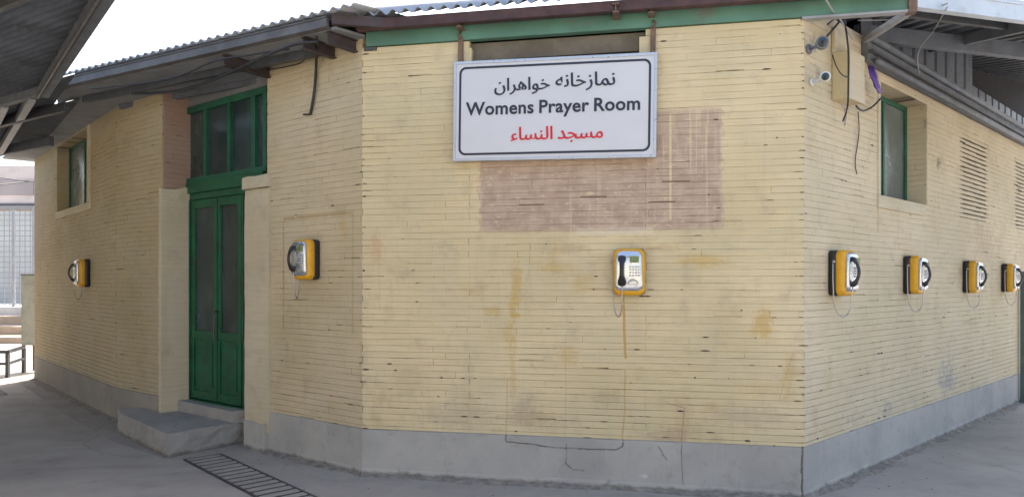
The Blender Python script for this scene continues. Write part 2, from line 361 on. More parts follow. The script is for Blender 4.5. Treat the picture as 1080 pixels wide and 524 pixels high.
def ground_mat():
    n = NT('worn_concrete_ground'); P = n.coord('pos')
    a = n.noise(P, .45, 6, .6); b = n.noise(P, 3., 7, .68); c = n.noise(P, 70., 4, .6)
    st = n.noise(n.scale(P, (.35, 1.6, 1)), 1., 6, .65, .6)
    col = n.mix(n.rng(a, .35, .65), (.305,.28,.25), (.385,.355,.32))
    col = n.mix(n.rng(st, .5, .7, 0., .35), col, (.19,.185,.185))
    col = n.mix(n.rng(b, .5, .75, 0., .4), col, (.20,.19,.18))
    col = n.mix(n.rng(n.noise(P, 110., 3, .7), .62, .75, 0., .3), col, (.45,.44,.42))
    vr = n.N.new('ShaderNodeTexVoronoi'); vr.feature = 'DISTANCE_TO_EDGE'; vr.inputs['Scale'].default_value = .42
    n.put(vr.inputs['Vector'], n.mix(.1, P, n.noise(P, 1.5, 5, .65)))
    cr = n.m_('MULTIPLY', n.rng(vr.outputs[0], .0015, .005, 1., 0.), n.rng(a, .5, .6))
    col = n.mix(n.m_('MULTIPLY', cr, .35), col, (.06,.055,.05))
    bm = n.bump(c, .25, .003); bm = n.bump(b, .35, .015, bm)
    return n.fin(col, n.rng(b, .3, .7, .6, .85), 0, bm, .35)
M['ground'] = ground_mat()
M['kerbstrip'] = cement('dirty_cement_strip', (.34,.315,.285), (.40,.375,.345), (.22,.20,.175), .3, None, .25)
M['green_door'] = simple('green_gloss_paint', (.008,.095,.042), .4, 0, .22, 4, .12, (.03,.04,.03), .7)
M['green_frame'] = simple('green_dull_paint', (.014,.105,.058), .5, 0, .2, 5, .12, (.03,.05,.04), .6)
M['green_fascia'] = simple('green_sheet_fascia', (.10,.225,.165), .55, .0, .2, 1.8, .1, (.16,.165,.14), .9)
M['maroon'] = simple('maroon_primer_steel', (.075,.036,.036), .6, .0, .3, 8, .2, (.07,.05,.045), .7)
M['eave_grey'] = simple('dull_grey_eave_steel', (.125,.125,.132), .65, .1, .25, 4, .1, (.10,.085,.075), .7)
M['rafter'] = simple('dark_brown_rafter_steel', (.062,.046,.048), .6, .1, .25, 8, .2, (.10,.06,.045), .6)
M['grey_steel'] = simple('grey_painted_steel', (.155,.172,.20), .6, .1, .15, 5, .1, (.11,.105,.10), .6)
M['dark_steel'] = simple('dark_weathered_steel', (.085,.09,.10), .55, .2, .2, 6, .1, (.06,.05,.045), .6)
M['lt_steel'] = simple('pale_grey_steel', (.34,.35,.37), .5, .2, .1, 5, .1, (.2,.18,.15), .5)
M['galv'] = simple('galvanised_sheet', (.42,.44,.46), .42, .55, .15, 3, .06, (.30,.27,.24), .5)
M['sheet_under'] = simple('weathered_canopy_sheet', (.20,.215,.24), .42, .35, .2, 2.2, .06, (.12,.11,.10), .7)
M['soffit'] = simple('grey_soffit_board', (.24,.25,.26), .8, 0, .12, 2.5, .05, (.16,.15,.14), .5)
M['white_blue'] = simple('pale_blue_white_fascia', (.55,.62,.70), .45, 0, .08, 3, .05, (.35,.36,.37), .5)
M['clad'] = simple('grey_blue_ribbed_cladding', (.14,.155,.185), .5, .1, .12, 3, .05, (.12,.12,.12), .4)
M['dark'] = simple('dark_interior', (.012,.012,.014), .9, 0, .1)
M['black_pl'] = simple('black_plastic', (.018,.018,.022), .38, 0, .1, 20, .03)
M['cable'] = simple('black_cable_sheath', (.022,.022,.028), .5, 0, .1, 30, 0)
M['white_cable'] = simple('grey_cable_sheath', (.35,.34,.33), .5, 0, .1, 30, 0)
M['purple_cable'] = simple('purple_cable_sheath', (.10,.05,.30), .5, 0, .1, 30, 0)
M['yellow'] = simple('yellow_phone_shell', (.70,.36,.012), .36, 0, .06, 9, .03, (.35,.2,.05), .35)
M['silver'] = simple('silver_phone_face', (.60,.64,.70), .22, .75, .03, 3, .0)
M['steel'] = simple('bright_steel', (.45,.45,.46), .35, .8, .05, 20, 0)
M['lcd'] = simple('green_lcd', (.10,.22,.09), .25, 0, .05, 20, 0)
M['bezel'] = simple('olive_screen_bezel', (.28,.22,.05), .4, 0, .05, 20, 0)
M['key'] = simple('pale_key', (.45,.47,.52), .4, .2, .05, 20, 0)
M['white'] = simple('white_sign_panel', (.60,.605,.64), .38, 0, .03, 1.5, .02, (.62,.63,.66), .35)
M['alu'] = simple('aluminium_frame', (.48,.51,.57), .35, .5, .05, 5, .05)
M['ink'] = simple('dark_navy_ink', (.020,.024,.045), .5, 0, .05, 20, 0)
M['red'] = simple('red_ink', (.62,.015,.03), .5, 0, .05, 20, 0)
M['cam_white'] = simple('white_camera_housing', (.66,.66,.64), .4, 0, .06, 12, .02, (.4,.36,.3), .3)
M['cream_box'] = simple('cream_box_side', (.56,.46,.27), .55, 0, .08, 5, .06, (.38,.3,.2), .5)
M['brown_post'] = simple('brown_rusty_post', (.17,.115,.085), .7, .1, .25, 14, .2, (.25,.12,.06), .6)
M['grate'] = simple('dark_iron_grate', (.06,.06,.072), .55, .3, .2, 14, .15, (.12,.09,.06), .6)
M['cabinet'] = simple('grey_green_metal_cabinet', (.40,.42,.40), .55, .1, .1, 4, .06, (.18,.15,.11), .5)
M['far_white'] = simple('pale_pink_render', (.62,.53,.50), .85, 0, .1, .6, .1, (.45,.38,.35), .5, 'pos')
M['far_grey'] = simple('grey_pink_render', (.36,.31,.30), .85, 0, .1, .6, .1, coord='pos')
M['far_tan'] = simple('orange_tan_render', (.48,.28,.13), .85, 0, .15, .8, .1, (.35,.2,.1), .5, 'pos')
M['far_step'] = simple('tan_stone_step', (.42,.33,.25), .85, 0, .15, 2, .1, coord='pos')
M['pale_paving'] = simple('pale_paving', (.62,.60,.57), .85, 0, .1, 2, .1, coord='pos')
M['wire_white'] = simple('white_painted_wire', (.30,.30,.31), .5, .2, .05, 5, 0)

def glass_mat(name, col, rough=.08):
    n = NT(name); P = n.coord('pos'); a = n.noise(P, 2., 5, .6); b = n.noise(n.scale(P, (6,6,.8)), 1., 4, .6)
    c = n.mix(n.rng(a, .4, .65), col, tuple(x*1.5 for x in col)); c = n.mix(n.rng(b, .55, .75, 0., .3), c, (.16,.15,.14))
    m = n.fin(c, n.rng(a, .3, .7, rough, rough+.2), 0, n.bump(n.noise(P, 3., 2, .5), .05, .01), .6); return m
M['glass'] = glass_mat('dusty_dark_glass', (.028,.044,.046))
M['glass_lt'] = glass_mat('curtained_glass', (.12,.15,.145), .12)

# ------------------------------------------------------------------ brick wall builder (every brick is real relief)
ROW, BL = .0515, .2035
def brick_wall(name, W, rects, mats, parent, thick=.2, chip=.025, red=None, slots=(), ends=False):
    """rects: (s0,s1,z0,z1) solid pieces. mats: brick, joint"""
    mb = MB(); G = .006
    for (s0, s1, z0, z1) in rects:
        mb.wbox(W, s0, s1, z0, z1, -thick, -G, 1)
        k0 = int(math.floor(z0/ROW)); k1 = int(math.ceil(z1/ROW))
        for k in range(k0, k1):
            zb, zt = max(z0, k*ROW), min(z1, (k+1)*ROW)
            if zt-zb < .012: continue
            rj = random.Random(k*31+7); ro = (rj.random()-.5)*.0016; off = (k % 2)*BL/2 + (rj.random()-.5)*.03
            i0 = int((s0-off)/BL)-1; i = i0
            while off+i*BL < s1:
                a, b = max(s0, off+i*BL), min(s1, off+(i+1)*BL)
                r = random.Random(k*1009+i*17+int(W.p0[0]*100)); i += 1
                if b-a < .01: continue
                o = ro+(r.random()-.5)*.0016
                if (b >= W.L-.001 or a <= .001) and ends and r.random() < .5: g_end = True
                else: g_end = False
                slot = any(q[0] < (a+b)/2 < q[1] and q[2] < (zb+zt)/2 < q[3] for q in slots)
                q_ = r.random(); low = max(0, 1-(zb-.4)/1.3); g = .0002 if q_ < .45-.3*low else .0005+.0012*r.random()+.0012*low
                if slot: g = .0085
                if g_end and (b-a) < .11: g = .004+.003*r.random()
                gz0 = g if zb == k*ROW else 0; gz1 = g*(.5+r.random()) if zt == (k+1)*ROW else 0
                e0 = 0.; e1 = 0.
                if r.random() < .03: e1 += .002
                if r.random() < .02: gz0 += .009
                c = .0013; j = lambda: (r.random()-.5)*.0016
                A = (a+e0, zb+gz0); Bp = (b-e1, zt-gz1)
                fr = [(A[0]+.0003, A[1]+c+j()), (Bp[0]-.0003, A[1]+c+j()), (Bp[0]-.0003, Bp[1]-c+j()), (A[0]+.0003, Bp[1]-c+j())]
                mid = [(A[0], A[1]), (Bp[0], A[1]), (Bp[0], Bp[1]), (A[0], Bp[1])]
                f3 = [W.pt(x, z, o) for x, z in fr]; m3 = [W.pt(x, z, o-c) for x, z in mid]; b3 = [W.pt(x, z, -G) for x, z in mid]
                mi = 0
                if red and any(q[0] < (a+b)/2 < q[1] and q[2] < (zb+zt)/2 < q[3] for q in red): mi = 2
                mb.quad(f3, fr, mi)
                de = min(a, W.L-b)
                if not slot and r.random() < chip*(2.4+2.6*low)+(.28 if (ends and de < .02) else 0.):
                    cl_ = .012+.075*r.random()**2; cx_ = a+(b-a)*r.random() if de > .02 else (b-cl_*.5 if W.L-b < .02 else a+cl_*.5)
                    cx_ = min(max(cx_, a+cl_*.5), b-cl_*.5) if b-a > cl_ else (a+b)/2
                    ch_ = .0022+.004*r.random()**2; cz_ = zb+.001
                    sh = [(-.5, .1), (-.3, -.5), (.15, -.6), (.5, -.2), (.42, .4), (-.1, .7)]
                    pp = [(cx_+dx*cl_, cz_+dz*ch_*2) for dx, dz in sh]
                    mb.quad([W.pt(x, z, o+.0012) for x, z in pp], pp, 4 if r.random() < .6 else 3)
                for q in range(4):
                    q2 = (q+1) % 4
                    mb.quad([m3[q], m3[q2], f3[q2], f3[q]], [mid[q], mid[q2], fr[q2], fr[q]], mi)
                    mb.quad([b3[q], b3[q2], m3[q2], m3[q]], [mid[q], mid[q2], mid[q2], mid[q]], 1 if not slot else 3)
    for q in slots:
        mb.quad([W.pt(q[0], q[2], -G+.0012), W.pt(q[1], q[2], -G+.0012), W.pt(q[1], q[3], -G+.0012), W.pt(q[0], q[3], -G+.0012)], None, 3)
    return mb.build(name, list(mats)+[M['bR'], M['jslot'], M['chip']], parent)

# ------------------------------------------------------------------ ground
g = MB(); g.box(-300, 300, -60, 500, -.3, 0)
tag(g.build('ground', M['ground']), kind='structure')

# ------------------------------------------------------------------ the building
BLD = empty('brick_building', (0, 7.5, 0), 0, 'cream painted brick prayer hall with a green double door, grey plinth and corrugated metal eaves', 'building')
# window and door openings
aw0, aw1 = WA.s_at(60), WA.s_at(93); awz0, awz1 = 2.64, 3.60
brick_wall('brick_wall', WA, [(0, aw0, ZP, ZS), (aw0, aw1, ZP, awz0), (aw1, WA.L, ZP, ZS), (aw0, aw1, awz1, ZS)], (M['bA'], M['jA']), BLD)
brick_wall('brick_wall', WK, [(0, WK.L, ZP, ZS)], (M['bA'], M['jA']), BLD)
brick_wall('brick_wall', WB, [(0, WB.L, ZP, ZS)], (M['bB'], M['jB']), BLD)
# opening behind the sign
oc0, oc1 = WC.s_at(495), WC.s_at(681); ocz = 2.80
brick_wall('brick_wall', WC, [(0, oc0, ZP, ZC), (oc0, oc1, ZP, ocz), (oc1, WC.L, ZP, ZC)], (M['bC'], M['jC']), BLD, ends=True)
m = MB(); m.wbox(WC, oc0, oc1, ocz, 3.40, -.2, -.13); m.build('blocked_opening', M['soffit'], BLD)
m = MB(); m.wbox(WC, oc0, oc1, 3.41, 3.55, -.2, -.06); m.build('lintel', simple('tan_timber_lintel', (.17,.145,.11), .8, 0, .2, 5, .2, (.2,.11,.08), .5), BLD)
dw0, dw1 = WD.s_at(928), WD.s_at(978); dwz0, dwz1 = 2.37, 3.37
sD = WD.s_at(914)
v0, v1 = WD.s_at(1013), WD.s_at(1041); u0 = WD.s_at(1071)
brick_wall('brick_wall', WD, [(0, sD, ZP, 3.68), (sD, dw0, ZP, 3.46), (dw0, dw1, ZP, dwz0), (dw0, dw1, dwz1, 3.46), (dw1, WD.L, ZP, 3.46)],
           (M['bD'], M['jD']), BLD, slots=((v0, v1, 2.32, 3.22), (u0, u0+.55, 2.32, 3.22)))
# reveals
def reveal(W, s, z0, z1, depth, mats, toward):
    a, b = W.pt(s, 0, 0), W.pt(s, 0, -depth)
    Wr = Wall(a[:2], b[:2]) if toward > 0 else Wall(b[:2], a[:2])
    Wr = Wall((Wr.p0[0]+Wr.n[0]*.014, Wr.p0[1]+Wr.n[1]*.014), (Wr.p1[0]+Wr.n[0]*.014, Wr.p1[1]+Wr.n[1]*.014))
    brick_wall('window_reveal', Wr, [(.003, Wr.L-.002, z0, z1)], mats, BLD, thick=.03)
    return Wr
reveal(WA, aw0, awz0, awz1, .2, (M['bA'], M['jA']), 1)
reveal(WD, dw1, dwz0, dwz1, .2, (M['bD'], M['jD']), -1)
# door recess left jamb, bare reddish brick above the plaster
Wj = Wall((pA1[0]+.014, pA1[1]+.002), (pDL[0]+.024, pDL[1]+.02)); brick_wall('door_reveal', Wj, [(.003, Wj.L+.1, 2.6, ZS)], (M['bR'], M['jA']), BLD, thick=.03)
# back and side walls (out of sight)
m = MB(); m.prism([pA0, (-3.9, 15.8), (2.5, 15.5), pD1, (pD1[0]-.2, pD1[1]+.1), (2.4, 15.2), (-3.8, 15.5), (pA0[0]+.25, pA0[1])], 0, 3.6)
m.build('rear_wall', M['plaster'], BLD)
We = Wall(pD1, (pD1[0]-.55, pD1[1]+1.6))
# end of the right wall: green painted post
m = MB(); m.wbox(WD, WD.s_at(1074), WD.s_at(1074)+.06, 0, 1.75, .02, .09); m.build('green_post', simple('teal_painted_post', (.09,.14,.14), .5, 0, .1), BLD, .005)

# plinth: mitred segments, slightly proud of the bricks
def miter(poly, o):
    out = []
    for i, p in enumerate(poly):
        ns = []
        if i > 0: ns.append(Wall(poly[i-1], p).n)
        if i < len(poly)-1: ns.append(Wall(p, poly[i+1]).n)
        if len(ns) == 1: out.append((p[0]+ns[0][0]*o, p[1]+ns[0][1]*o)); continue
        bx, by = ns[0][0]+ns[1][0], ns[0][1]+ns[1][1]; k = 2*o/(bx*bx+by*by)
        out.append((p[0]+bx*k, p[1]+by*k))
    return out
def plinth(poly, o=.003, z1=ZP, zt=.0):
    a = miter(poly, -.2); b = miter(poly, o); c = miter(poly, o+.008)
    for i in range(len(poly)-1):
        mb = MB()
        n = max(2, int(hypot(*v2(poly[i], poly[i+1]))/.12))
        rr = random.Random(i+int(poly[0][0]*10))
        zs = [z1-.002+(rr.random()-.5)*.006 for _ in range(n+1)]; ws = [(rr.random()-.5)*.008 for _ in range(n+1)]; ws[0] = ws[-1] = 0
        L = lambda p, q, t: (p[0]+(q[0]-p[0])*t, p[1]+(q[1]-p[1])*t)
        for k in range(n):
            t0, t1 = k/n, (k+1)/n
            def col(t, kk):
                A = L(a[i], a[i+1], t); B = L(b[i], b[i+1], t); Cc = L(c[i], c[i+1], t)
                nx, ny = Cc[0]-B[0], Cc[1]-B[1]
                Cc = (B[0]+nx*(.6+ws[kk]*60), B[1]+ny*(.6+ws[kk]*60))
                return [(A[0],A[1],-.05),(Cc[0],Cc[1],-.05),(Cc[0],Cc[1],.035+ws[kk]),(B[0],B[1],.06),(B[0],B[1],zs[kk]-.008),(B[0]+(A[0]-B[0])*.05,B[1]+(A[1]-B[1])*.05,zs[kk]),(A[0],A[1],zs[kk])]
            p, q = col(t0, k), col(t1, k+1)
            for j in range(6): mb.quad([p[j], q[j], q[j+1], p[j+1]])
        mb.build('plinth', M['plinth_C'] if poly[i] == pC0 else M['plinth_A'] if poly[0] == pA0 else M['plinth'], BLD)
plinth([pA0, pK, pA1])
plinth([pB0, pC0, pC1, pD1])

# door recess ------------------------------------------------
sd = lambda px: WD0.s_at(px)
DZ0, DZ1, TZ0, TZ1 = .335, 2.50, 2.69, 3.52
door = MB()
door.wbox(WD0, -.02, .05, DZ0, DZ1, -.05, .03); door.wbox(WD0, -.02, 1.46, DZ1, DZ1+.07, -.05, .02); door.wbox(WD0, -.02, 1.46, DZ1+.07, TZ0, -.05, .045)
door.wbox(WD0, 1.40, 1.46, DZ0, DZ1, -.05, .03); door.wbox(WD0, -.02, 1.46, DZ0-.02, DZ0, -.05, .03)
DOOR = door.build('door', M['green_door'], BLD, .004)
def leaf(s0, s1, handle=None, solid=True):
    mb = MB(); st = .055; z0, z1 = DZ0+.01, DZ1-.005; zm = 1.04
    mb.wbox(WD0, s0, s0+st, z0, z1, -.03, .01); mb.wbox(WD0, s1-st, s1, z0, z1, -.03, .01)
    for a, b in ((z0, z0+.09), (zm-.04, zm+.04), (z1-.09, z1)): mb.wbox(WD0, s0+st, s1-st, a, b, -.03, .009)
    mb.wbox(WD0, s0+st, s1-st, z0+.09, zm-.04, -.025, -.008)
    a, b = s0+st+.04, s1-st-.04
    mb.wbox(WD0, a, b, z0+.14, zm-.09, -.008, .002)
    for q in ((s0+st, .012), (s1-st-.012, .012)): mb.wbox(WD0, q[0], q[0]+q[1], zm+.04, z1-.09, -.02, .004)
    o = mb.build('door_leaf', M['green_door'], DOOR, .003)
    gl = MB(); gl.wbox(WD0, s0+st+.012, s1-st-.012, zm+.04, z1-.09, -.022, -.014); gl.build('door_glass', M['glass'], DOOR)
leaf(.055, .565); leaf(.575, 1.03)
mb = MB(); mb.wbox(WD0, .55, .59, DZ0+.02, DZ1-.01, .011, .022); mb.build('meeting_strip', M['green_door'], DOOR, .003)
mb = MB(); mb.tube([WD0.pt(.61, 1.0, .012), WD0.pt(.61, 1.0, .055), WD0.pt(.61, 1.06, .06), WD0.pt(.61, 1.24, .06), WD0.pt(.61, 1.3, .055), WD0.pt(.61, 1.3, .012)], .009); mb.build('handle', M['dark_steel'], DOOR)
mb = MB(); mb.wbox(WD0, 1.04, 1.40, DZ0, 1.0, -.03, .0); mb.wbox(WD0, 1.04, 1.07, 1.0, DZ1, -.03, .01); mb.build('side_panel', M['green_door'], DOOR, .003)
mb = MB(); mb.wbox(WD0, 1.07, 1.40, 1.0, DZ1, -.025, -.012); mb.build('door_glass', M['glass'], DOOR)
# transom window over the door
tr = MB(); o0, o1 = -.04, .03; T0, T1 = sd(193.5), 1.50
tr.wbox(WD0, T0, T0+.06, TZ0, TZ1, o0, o1); tr.wbox(WD0, T1-.06, T1, TZ0, TZ1, o0, o1)
tr.wbox(WD0, T0+.06, T1-.06, TZ1-.07, TZ1, o0, o1-.002); tr.wbox(WD0, T0, T1, TZ0-.001+.002, TZ0+.05, o0, o1+.004)
mus = [sd(218), sd(243), sd(269)]
for x, h in zip(mus, (.022, .022, .035)): tr.wbox(WD0, x-h, x+h, TZ0+.05, TZ1-.07, o0, o1-.004)
TR = tr.build('transom_window', M['green_frame'], BLD, .003)
for a, b in zip([T0+.06]+[x+.022 for x in mus], [x-.022 for x in mus]+[T1-.06]):
    mb = MB(); mb.wbox(WD0, a-.01, b+.01, TZ0+.04, TZ1-.06, -.022, -.012); mb.build('pane', M['glass'], TR)
mb = MB(); mb.wbox(WD0, T0-.1, T1+.1, TZ1, ZS, -.1, .0); mb.build('head_panel', M['soffit'], BLD)
mb = MB(); mb.wbox(WD0, -.3, 1.7, 0, ZS, -.14, -.11); mb.build('recess_back', M['dark'], BLD)
# door jamb right: return of wall B
Wr = Wall((pB0[0]-WB.t[0]*.012-WB.n[0]*.35, pB0[1]-WB.t[1]*.012-WB.n[1]*.35), (pB0[0]-WB.t[0]*.012, pB0[1]-WB.t[1]*.012)); 
brick_wall('door_reveal', Wr, [(0, Wr.L-.003, 2.4, ZS)], (M['bB'], M['jB']), BLD, thick=.03)
# plaster pilasters
def rough_prism(poly, z0, z1, name, mat, parent, amp=.006, seed=1, topj=.02, bevel=.012):
    rr = random.Random(seed); mb = MB(); nz = max(3, int((z1-z0)/.12))
    base = []
    for i in range(len(poly)):
        a, b = poly[i], poly[(i+1) % len(poly)]; n = max(1, int(hypot(*v2(a, b))/.1))
        for k in range(n): base.append((a[0]+(b[0]-a[0])*k/n, a[1]+(b[1]-a[1])*k/n))
    c = (sum(p[0] for p in base)/len(base), sum(p[1] for p in base)/len(base)); rings = []
    for k in range(nz+1):
        z = z0+(z1-z0)*k/nz; ring = []
        for p in base:
            l = hypot(p[0]-c[0], p[1]-c[1]); e = (rr.random()-.5)*amp
            if k == nz: e -= bevel*.6
            ring.append((p[0]+(p[0]-c[0])/l*e, p[1]+(p[1]-c[1])/l*e, z+((rr.random()-.5)*topj if k == nz else 0)))
        if k == nz:
            rings.append([(q[0]+(q[0]-c[0])*.01, q[1]+(q[1]-c[1])*.01, q[2]-bevel) for q in ring])
        rings.append(ring)
    n = len(base); V = [p for r in rings for p in r]; fs = []
    for k in range(len(rings)-1):
        for i in range(n): fs.append((k*n+i, k*n+(i+1) % n, (k+1)*n+(i+1) % n, (k+1)*n+i))
    fs += [tuple(range((len(rings)-1)*n, len(rings)*n)), tuple(reversed(range(n)))]
    mb.mesh(V, fs); return mb.build(name, mat, parent)
a = WK.pt(WK.L-.035, 0, .025)[:2]; b = WK.pt(WK.L+.025, 0, .025)[:2]; c = WD0.pt(.045, 0, .06)[:2]; d = WD0.pt(.045, 0, -.1)[:2]; e = WK.pt(WK.L-.035, 0, -.1)[:2]
rough_prism([a, b, c, d, e], .2, 2.62, 'pilaster', M['plaster'], BLD, .008, 3, .06)
sp = WB.s_at(260)
q = [WB.pt(sp, 0, .022)[:2], WB.pt(.05, 0, .022)[:2], WB.pt(.05, 0, -.05)[:2], WB.pt(sp+.04, 0, -.22)[:2]]
rough_prism(q, .18, 2.50, 'pilaster', M['plaster'], BLD, .006, 5, .01)
q = [WB.pt(sp-.01, 0, .045)[:2], WB.pt(.065, 0, .045)[:2], WB.pt(.065, 0, -.05)[:2], WB.pt(sp+.03, 0, -.22)[:2]]
rough_prism(q, 2.505, 2.62, 'pilaster_cap', M['plaster'], BLD, .006, 9, .012)
# plinth rubble below right pilaster
q = [WB.pt(sp+.02, 0, .05)[:2], WB.pt(.02, 0, .05)[:2], WB.pt(.02, 0, -.2)[:2], WB.pt(sp+.06, 0, -.22)[:2]]
rough_prism(q, 0, .26, 'pilaster_footing', M['plinth'], BLD, .02, 11, .03)
# doorstep and threshold
PL, PF, PR = gnd(125, 457), gnd(177, 483), gnd(260, 466)
st = rough_prism([PL, PF, PR, (-2.45, 7.25), WD0.pt(1.3, 0, .02)[:2], WD0.pt(-.15, 0, .05)[:2], (-4.05, 8.15), (-4.33, 8.0)], 0, .215, 'doorstep', M['step'], BLD, .022, 21, .012, .022)
q = [WD0.pt(-.18, 0, .15)[:2], WD0.pt(1.12, 0, .15)[:2], WD0.pt(1.2, 0, -.05)[:2], WD0.pt(-.2, 0, -.05)[:2]]
rough_prism(q, .20, .322, 'threshold', M['step'], BLD, .012, 22, .006, .012)

# windows
def window(W, s0, s1, z0, z1, depth, frame, pane, n=2, curtain=True):
    fr = MB(); o0, o1 = -depth-.04, -depth; t = .045
    fr.wbox(W, s0, s0+t, z0, z1, o0, o1); fr.wbox(W, s1-t, s1, z0, z1, o0, o1)
    fr.wbox(W, s0+t, s1-t, z1-t, z1, o0, o1-.001); fr.wbox(W, s0+t, s1-t, z0, z0+t, o0, o1-.001)
    xs = [s0+t+(s1-s0-2*t)*i/n for i in range(n+1)]
    for x in xs[1:-1]: fr.wbox(W, x-.02, x+.02, z0+t, z1-t, o0, o1-.003)
    o = fr.build('window', M['green_frame'], BLD, .003)
    for i in range(n):
        mb = MB(); mb.wbox(W, xs[i]+.005, xs[i+1]-.005, z0+t-.005, z1-t+.005, o0+.012, o0+.02); mb.build('pane', pane, o)
    mb = MB(); mb.wbox(W, s0-.05, s1+.05, z0, z1, o0-.12, o0-.10); mb.build('window_backing', M['dark'], o)
    return o
ww = window(WA, aw0+.02, aw1, awz0+.01, awz1, .15, None, M['glass_lt'])
mb = MB(); mb.wbox(WA, aw0-.03, aw1+.14, awz0-.10, awz0-.002, -.16, .02); mb.build('sill', M['plaster'], ww, .008)
mb = MB(); mb.wbox(WA, aw1+.002, aw1+.14, awz0, awz1+.03, -.1, .02); mb.build('surround', M['plaster'], ww, .008)
ww = window(WD, dw0, dw1-.01, dwz0+.01, dwz1, .18, None, M['glass_lt'])
mb = MB(); mb.wbox(WD, dw0-.06, dw1-.10, dwz0-.115, dwz0-.002, -.19, .018); mb.build('sill', M['plaster'], ww, .008)
mb = MB(); mb.wbox(WD, dw0-.055, dw0-.002, dwz0, dwz1+.03, -.1, .012); mb.build('surround', M['plaster'], ww, .006)
# recessed joints patches (bricked-up windows) get a sill line
# ---------------------------------------------------------------- roof
R1p, R0p = (at(61, 82, 7.65)[0], 7.65), (at(350, 13, 5.80)[0], 5.80)
LZ = 3.755
WL1 = Wall(R1p, R0p)
def corr(mb, o, u, v, width, length, pitch=.11, amp=.017, th=.004, step=8, nv=1):
    """corrugated sheet: o corner, u unit along the waves' section, v unit along the ribs"""
    nx = u[1]*v[2]-u[2]*v[1], u[2]*v[0]-u[0]*v[2], u[0]*v[1]-u[1]*v[0]
    L = sqrt(sum(c*c for c in nx)); nx = tuple(c/L for c in nx)
    if nx[2] < 0: nx = tuple(-c for c in nx)
    n = int(width/pitch*step); V = []; rr = random.Random(int(width*100))
    for i in range(n+1):
        s = width*i/n; h = amp*sin(2*pi*s/pitch)
        for (t, dh) in ((0, 0), (length, 0), (length, th), (0, th)):
            V.append(tuple(o[k]+u[k]*s+v[k]*t+nx[k]*(h+dh) for k in range(3)))
    fs = []
    for i in range(n):
        a, b = 4*i, 4*(i+1)
        for j in range(4): fs.append((a+j, b+j, b+(j+1) % 4, a+(j+1) % 4))
    fs += [(0,1,2,3), (4*n+3,4*n+2,4*n+1,4*n)]
    mb.mesh(V, fs, 0, True)
def ribs(mb, o, u, v, width, length, pitch=.2, h=.03, top=.09, th=.003):
    """trapezoid ribbed sheet"""
    nx = u[1]*v[2]-u[2]*v[1], u[2]*v[0]-u[0]*v[2], u[0]*v[1]-u[1]*v[0]
    L = sqrt(sum(c*c for c in nx)); nx = tuple(c/L for c in nx)
    s = 0; prof = []
    while s < width:
        for ds, hh in ((0,0),(pitch-top-.04,0),(pitch-top-.02,h),(pitch-.02,h)): prof.append((s+ds, hh))
        s += pitch
    V = []
    for s, hh in prof:
        for t, dh in ((0,0),(length,0),(length,th),(0,th)): V.append(tuple(o[k]+u[k]*s+v[k]*t+nx[k]*(hh+dh) for k in range(3)))
    fs = [(4*i+j, 4*i+4+j, 4*i+4+(j+1) % 4, 4*i+(j+1) % 4) for i in range(len(prof)-1) for j in range(4)]
    mb.mesh(V, fs)
# deck (dark underside, closed above the rooms)
o_lip2 = .20
lip2a = WC.pt(WC.s_at(371, o_lip2), 0, o_lip2); lip2b = WC.pt(WC.L+.78, 0, o_lip2)
sof = MB()
sof_poly = [WL1.pt(-.15, 0, -.06)[:2], WL1.pt(WL1.L-.02, 0, -.06)[:2], WC.pt(.03, 0, .02)[:2], WC.pt(.03, 0, -.15)[:2], WD0.pt(1.6, 0, -.2)[:2], WD0.pt(-.3, 0, -.2)[:2], WA.pt(WA.L, 0, -.22)[:2], WA.pt(-.3, 0, -.22)[:2], WA.pt(-.3, 0, .4)[:2], WA.pt(4.0, 0, .4)[:2]]
sof.prism([(p[0], p[1]) for p in sof_poly], ZS-.004, ZS+.018); sof.build('soffit', M['soffit'], BLD)
dk = MB(); dk.prism([pA0, pK, pA1, pDL, WD0.pt(1.6, 0, -.2)[:2], WC.pt(.05, 0, -.15)[:2], WC.pt(WC.L-.08, 0, -.15)[:2], WD.pt(.5, 0, -.1)[:2], WD.pt(WD.L, 0, -.1)[:2], (2.5, 15.5), (-3.9, 15.8)], 3.685, 3.70); dk.build('roof_deck', M['dark'], BLD)
# left eave: corrugated sheet + channel fascia
u = (WL1.t[0], WL1.t[1], 0); vd = (-WL1.n[0], -WL1.n[1]); sl = .16
rf = MB(); corr(rf, (*WL1.pt(-.1, 0, .03)[:2], LZ), u, (vd[0]*cos(sl), vd[1]*cos(sl), sin(sl)), WL1.L+.35, 3.2, .112, .016)
ROOF = rf.build('roof_sheet', M['galv'], BLD)
fb = MB(); fb.wbox(WL1, -.2, WL1.L-.06, ZS+.002, LZ-.03, -.03, .0); fb.wbox(WL1, -.2, WL1.L-.06, ZS+.001, ZS+.012, -.07, .012); fb.wbox(WL1, -.2, WL1.L-.06, LZ-.04, LZ-.028, -.07, .012)
fb.build('eave_channel', M['eave_grey'], BLD, .002)
# short piece between both eaves
fb = MB(); jj = WL1.pt(WL1.L-.02, 0, -.02)
fb.beam((jj[0], jj[1], 3.70), (lip2a[0]+.25, lip2a[1]+.02, 3.70), .05, .08); fb.build('eave_channel', M['rafter'], BLD, .002)
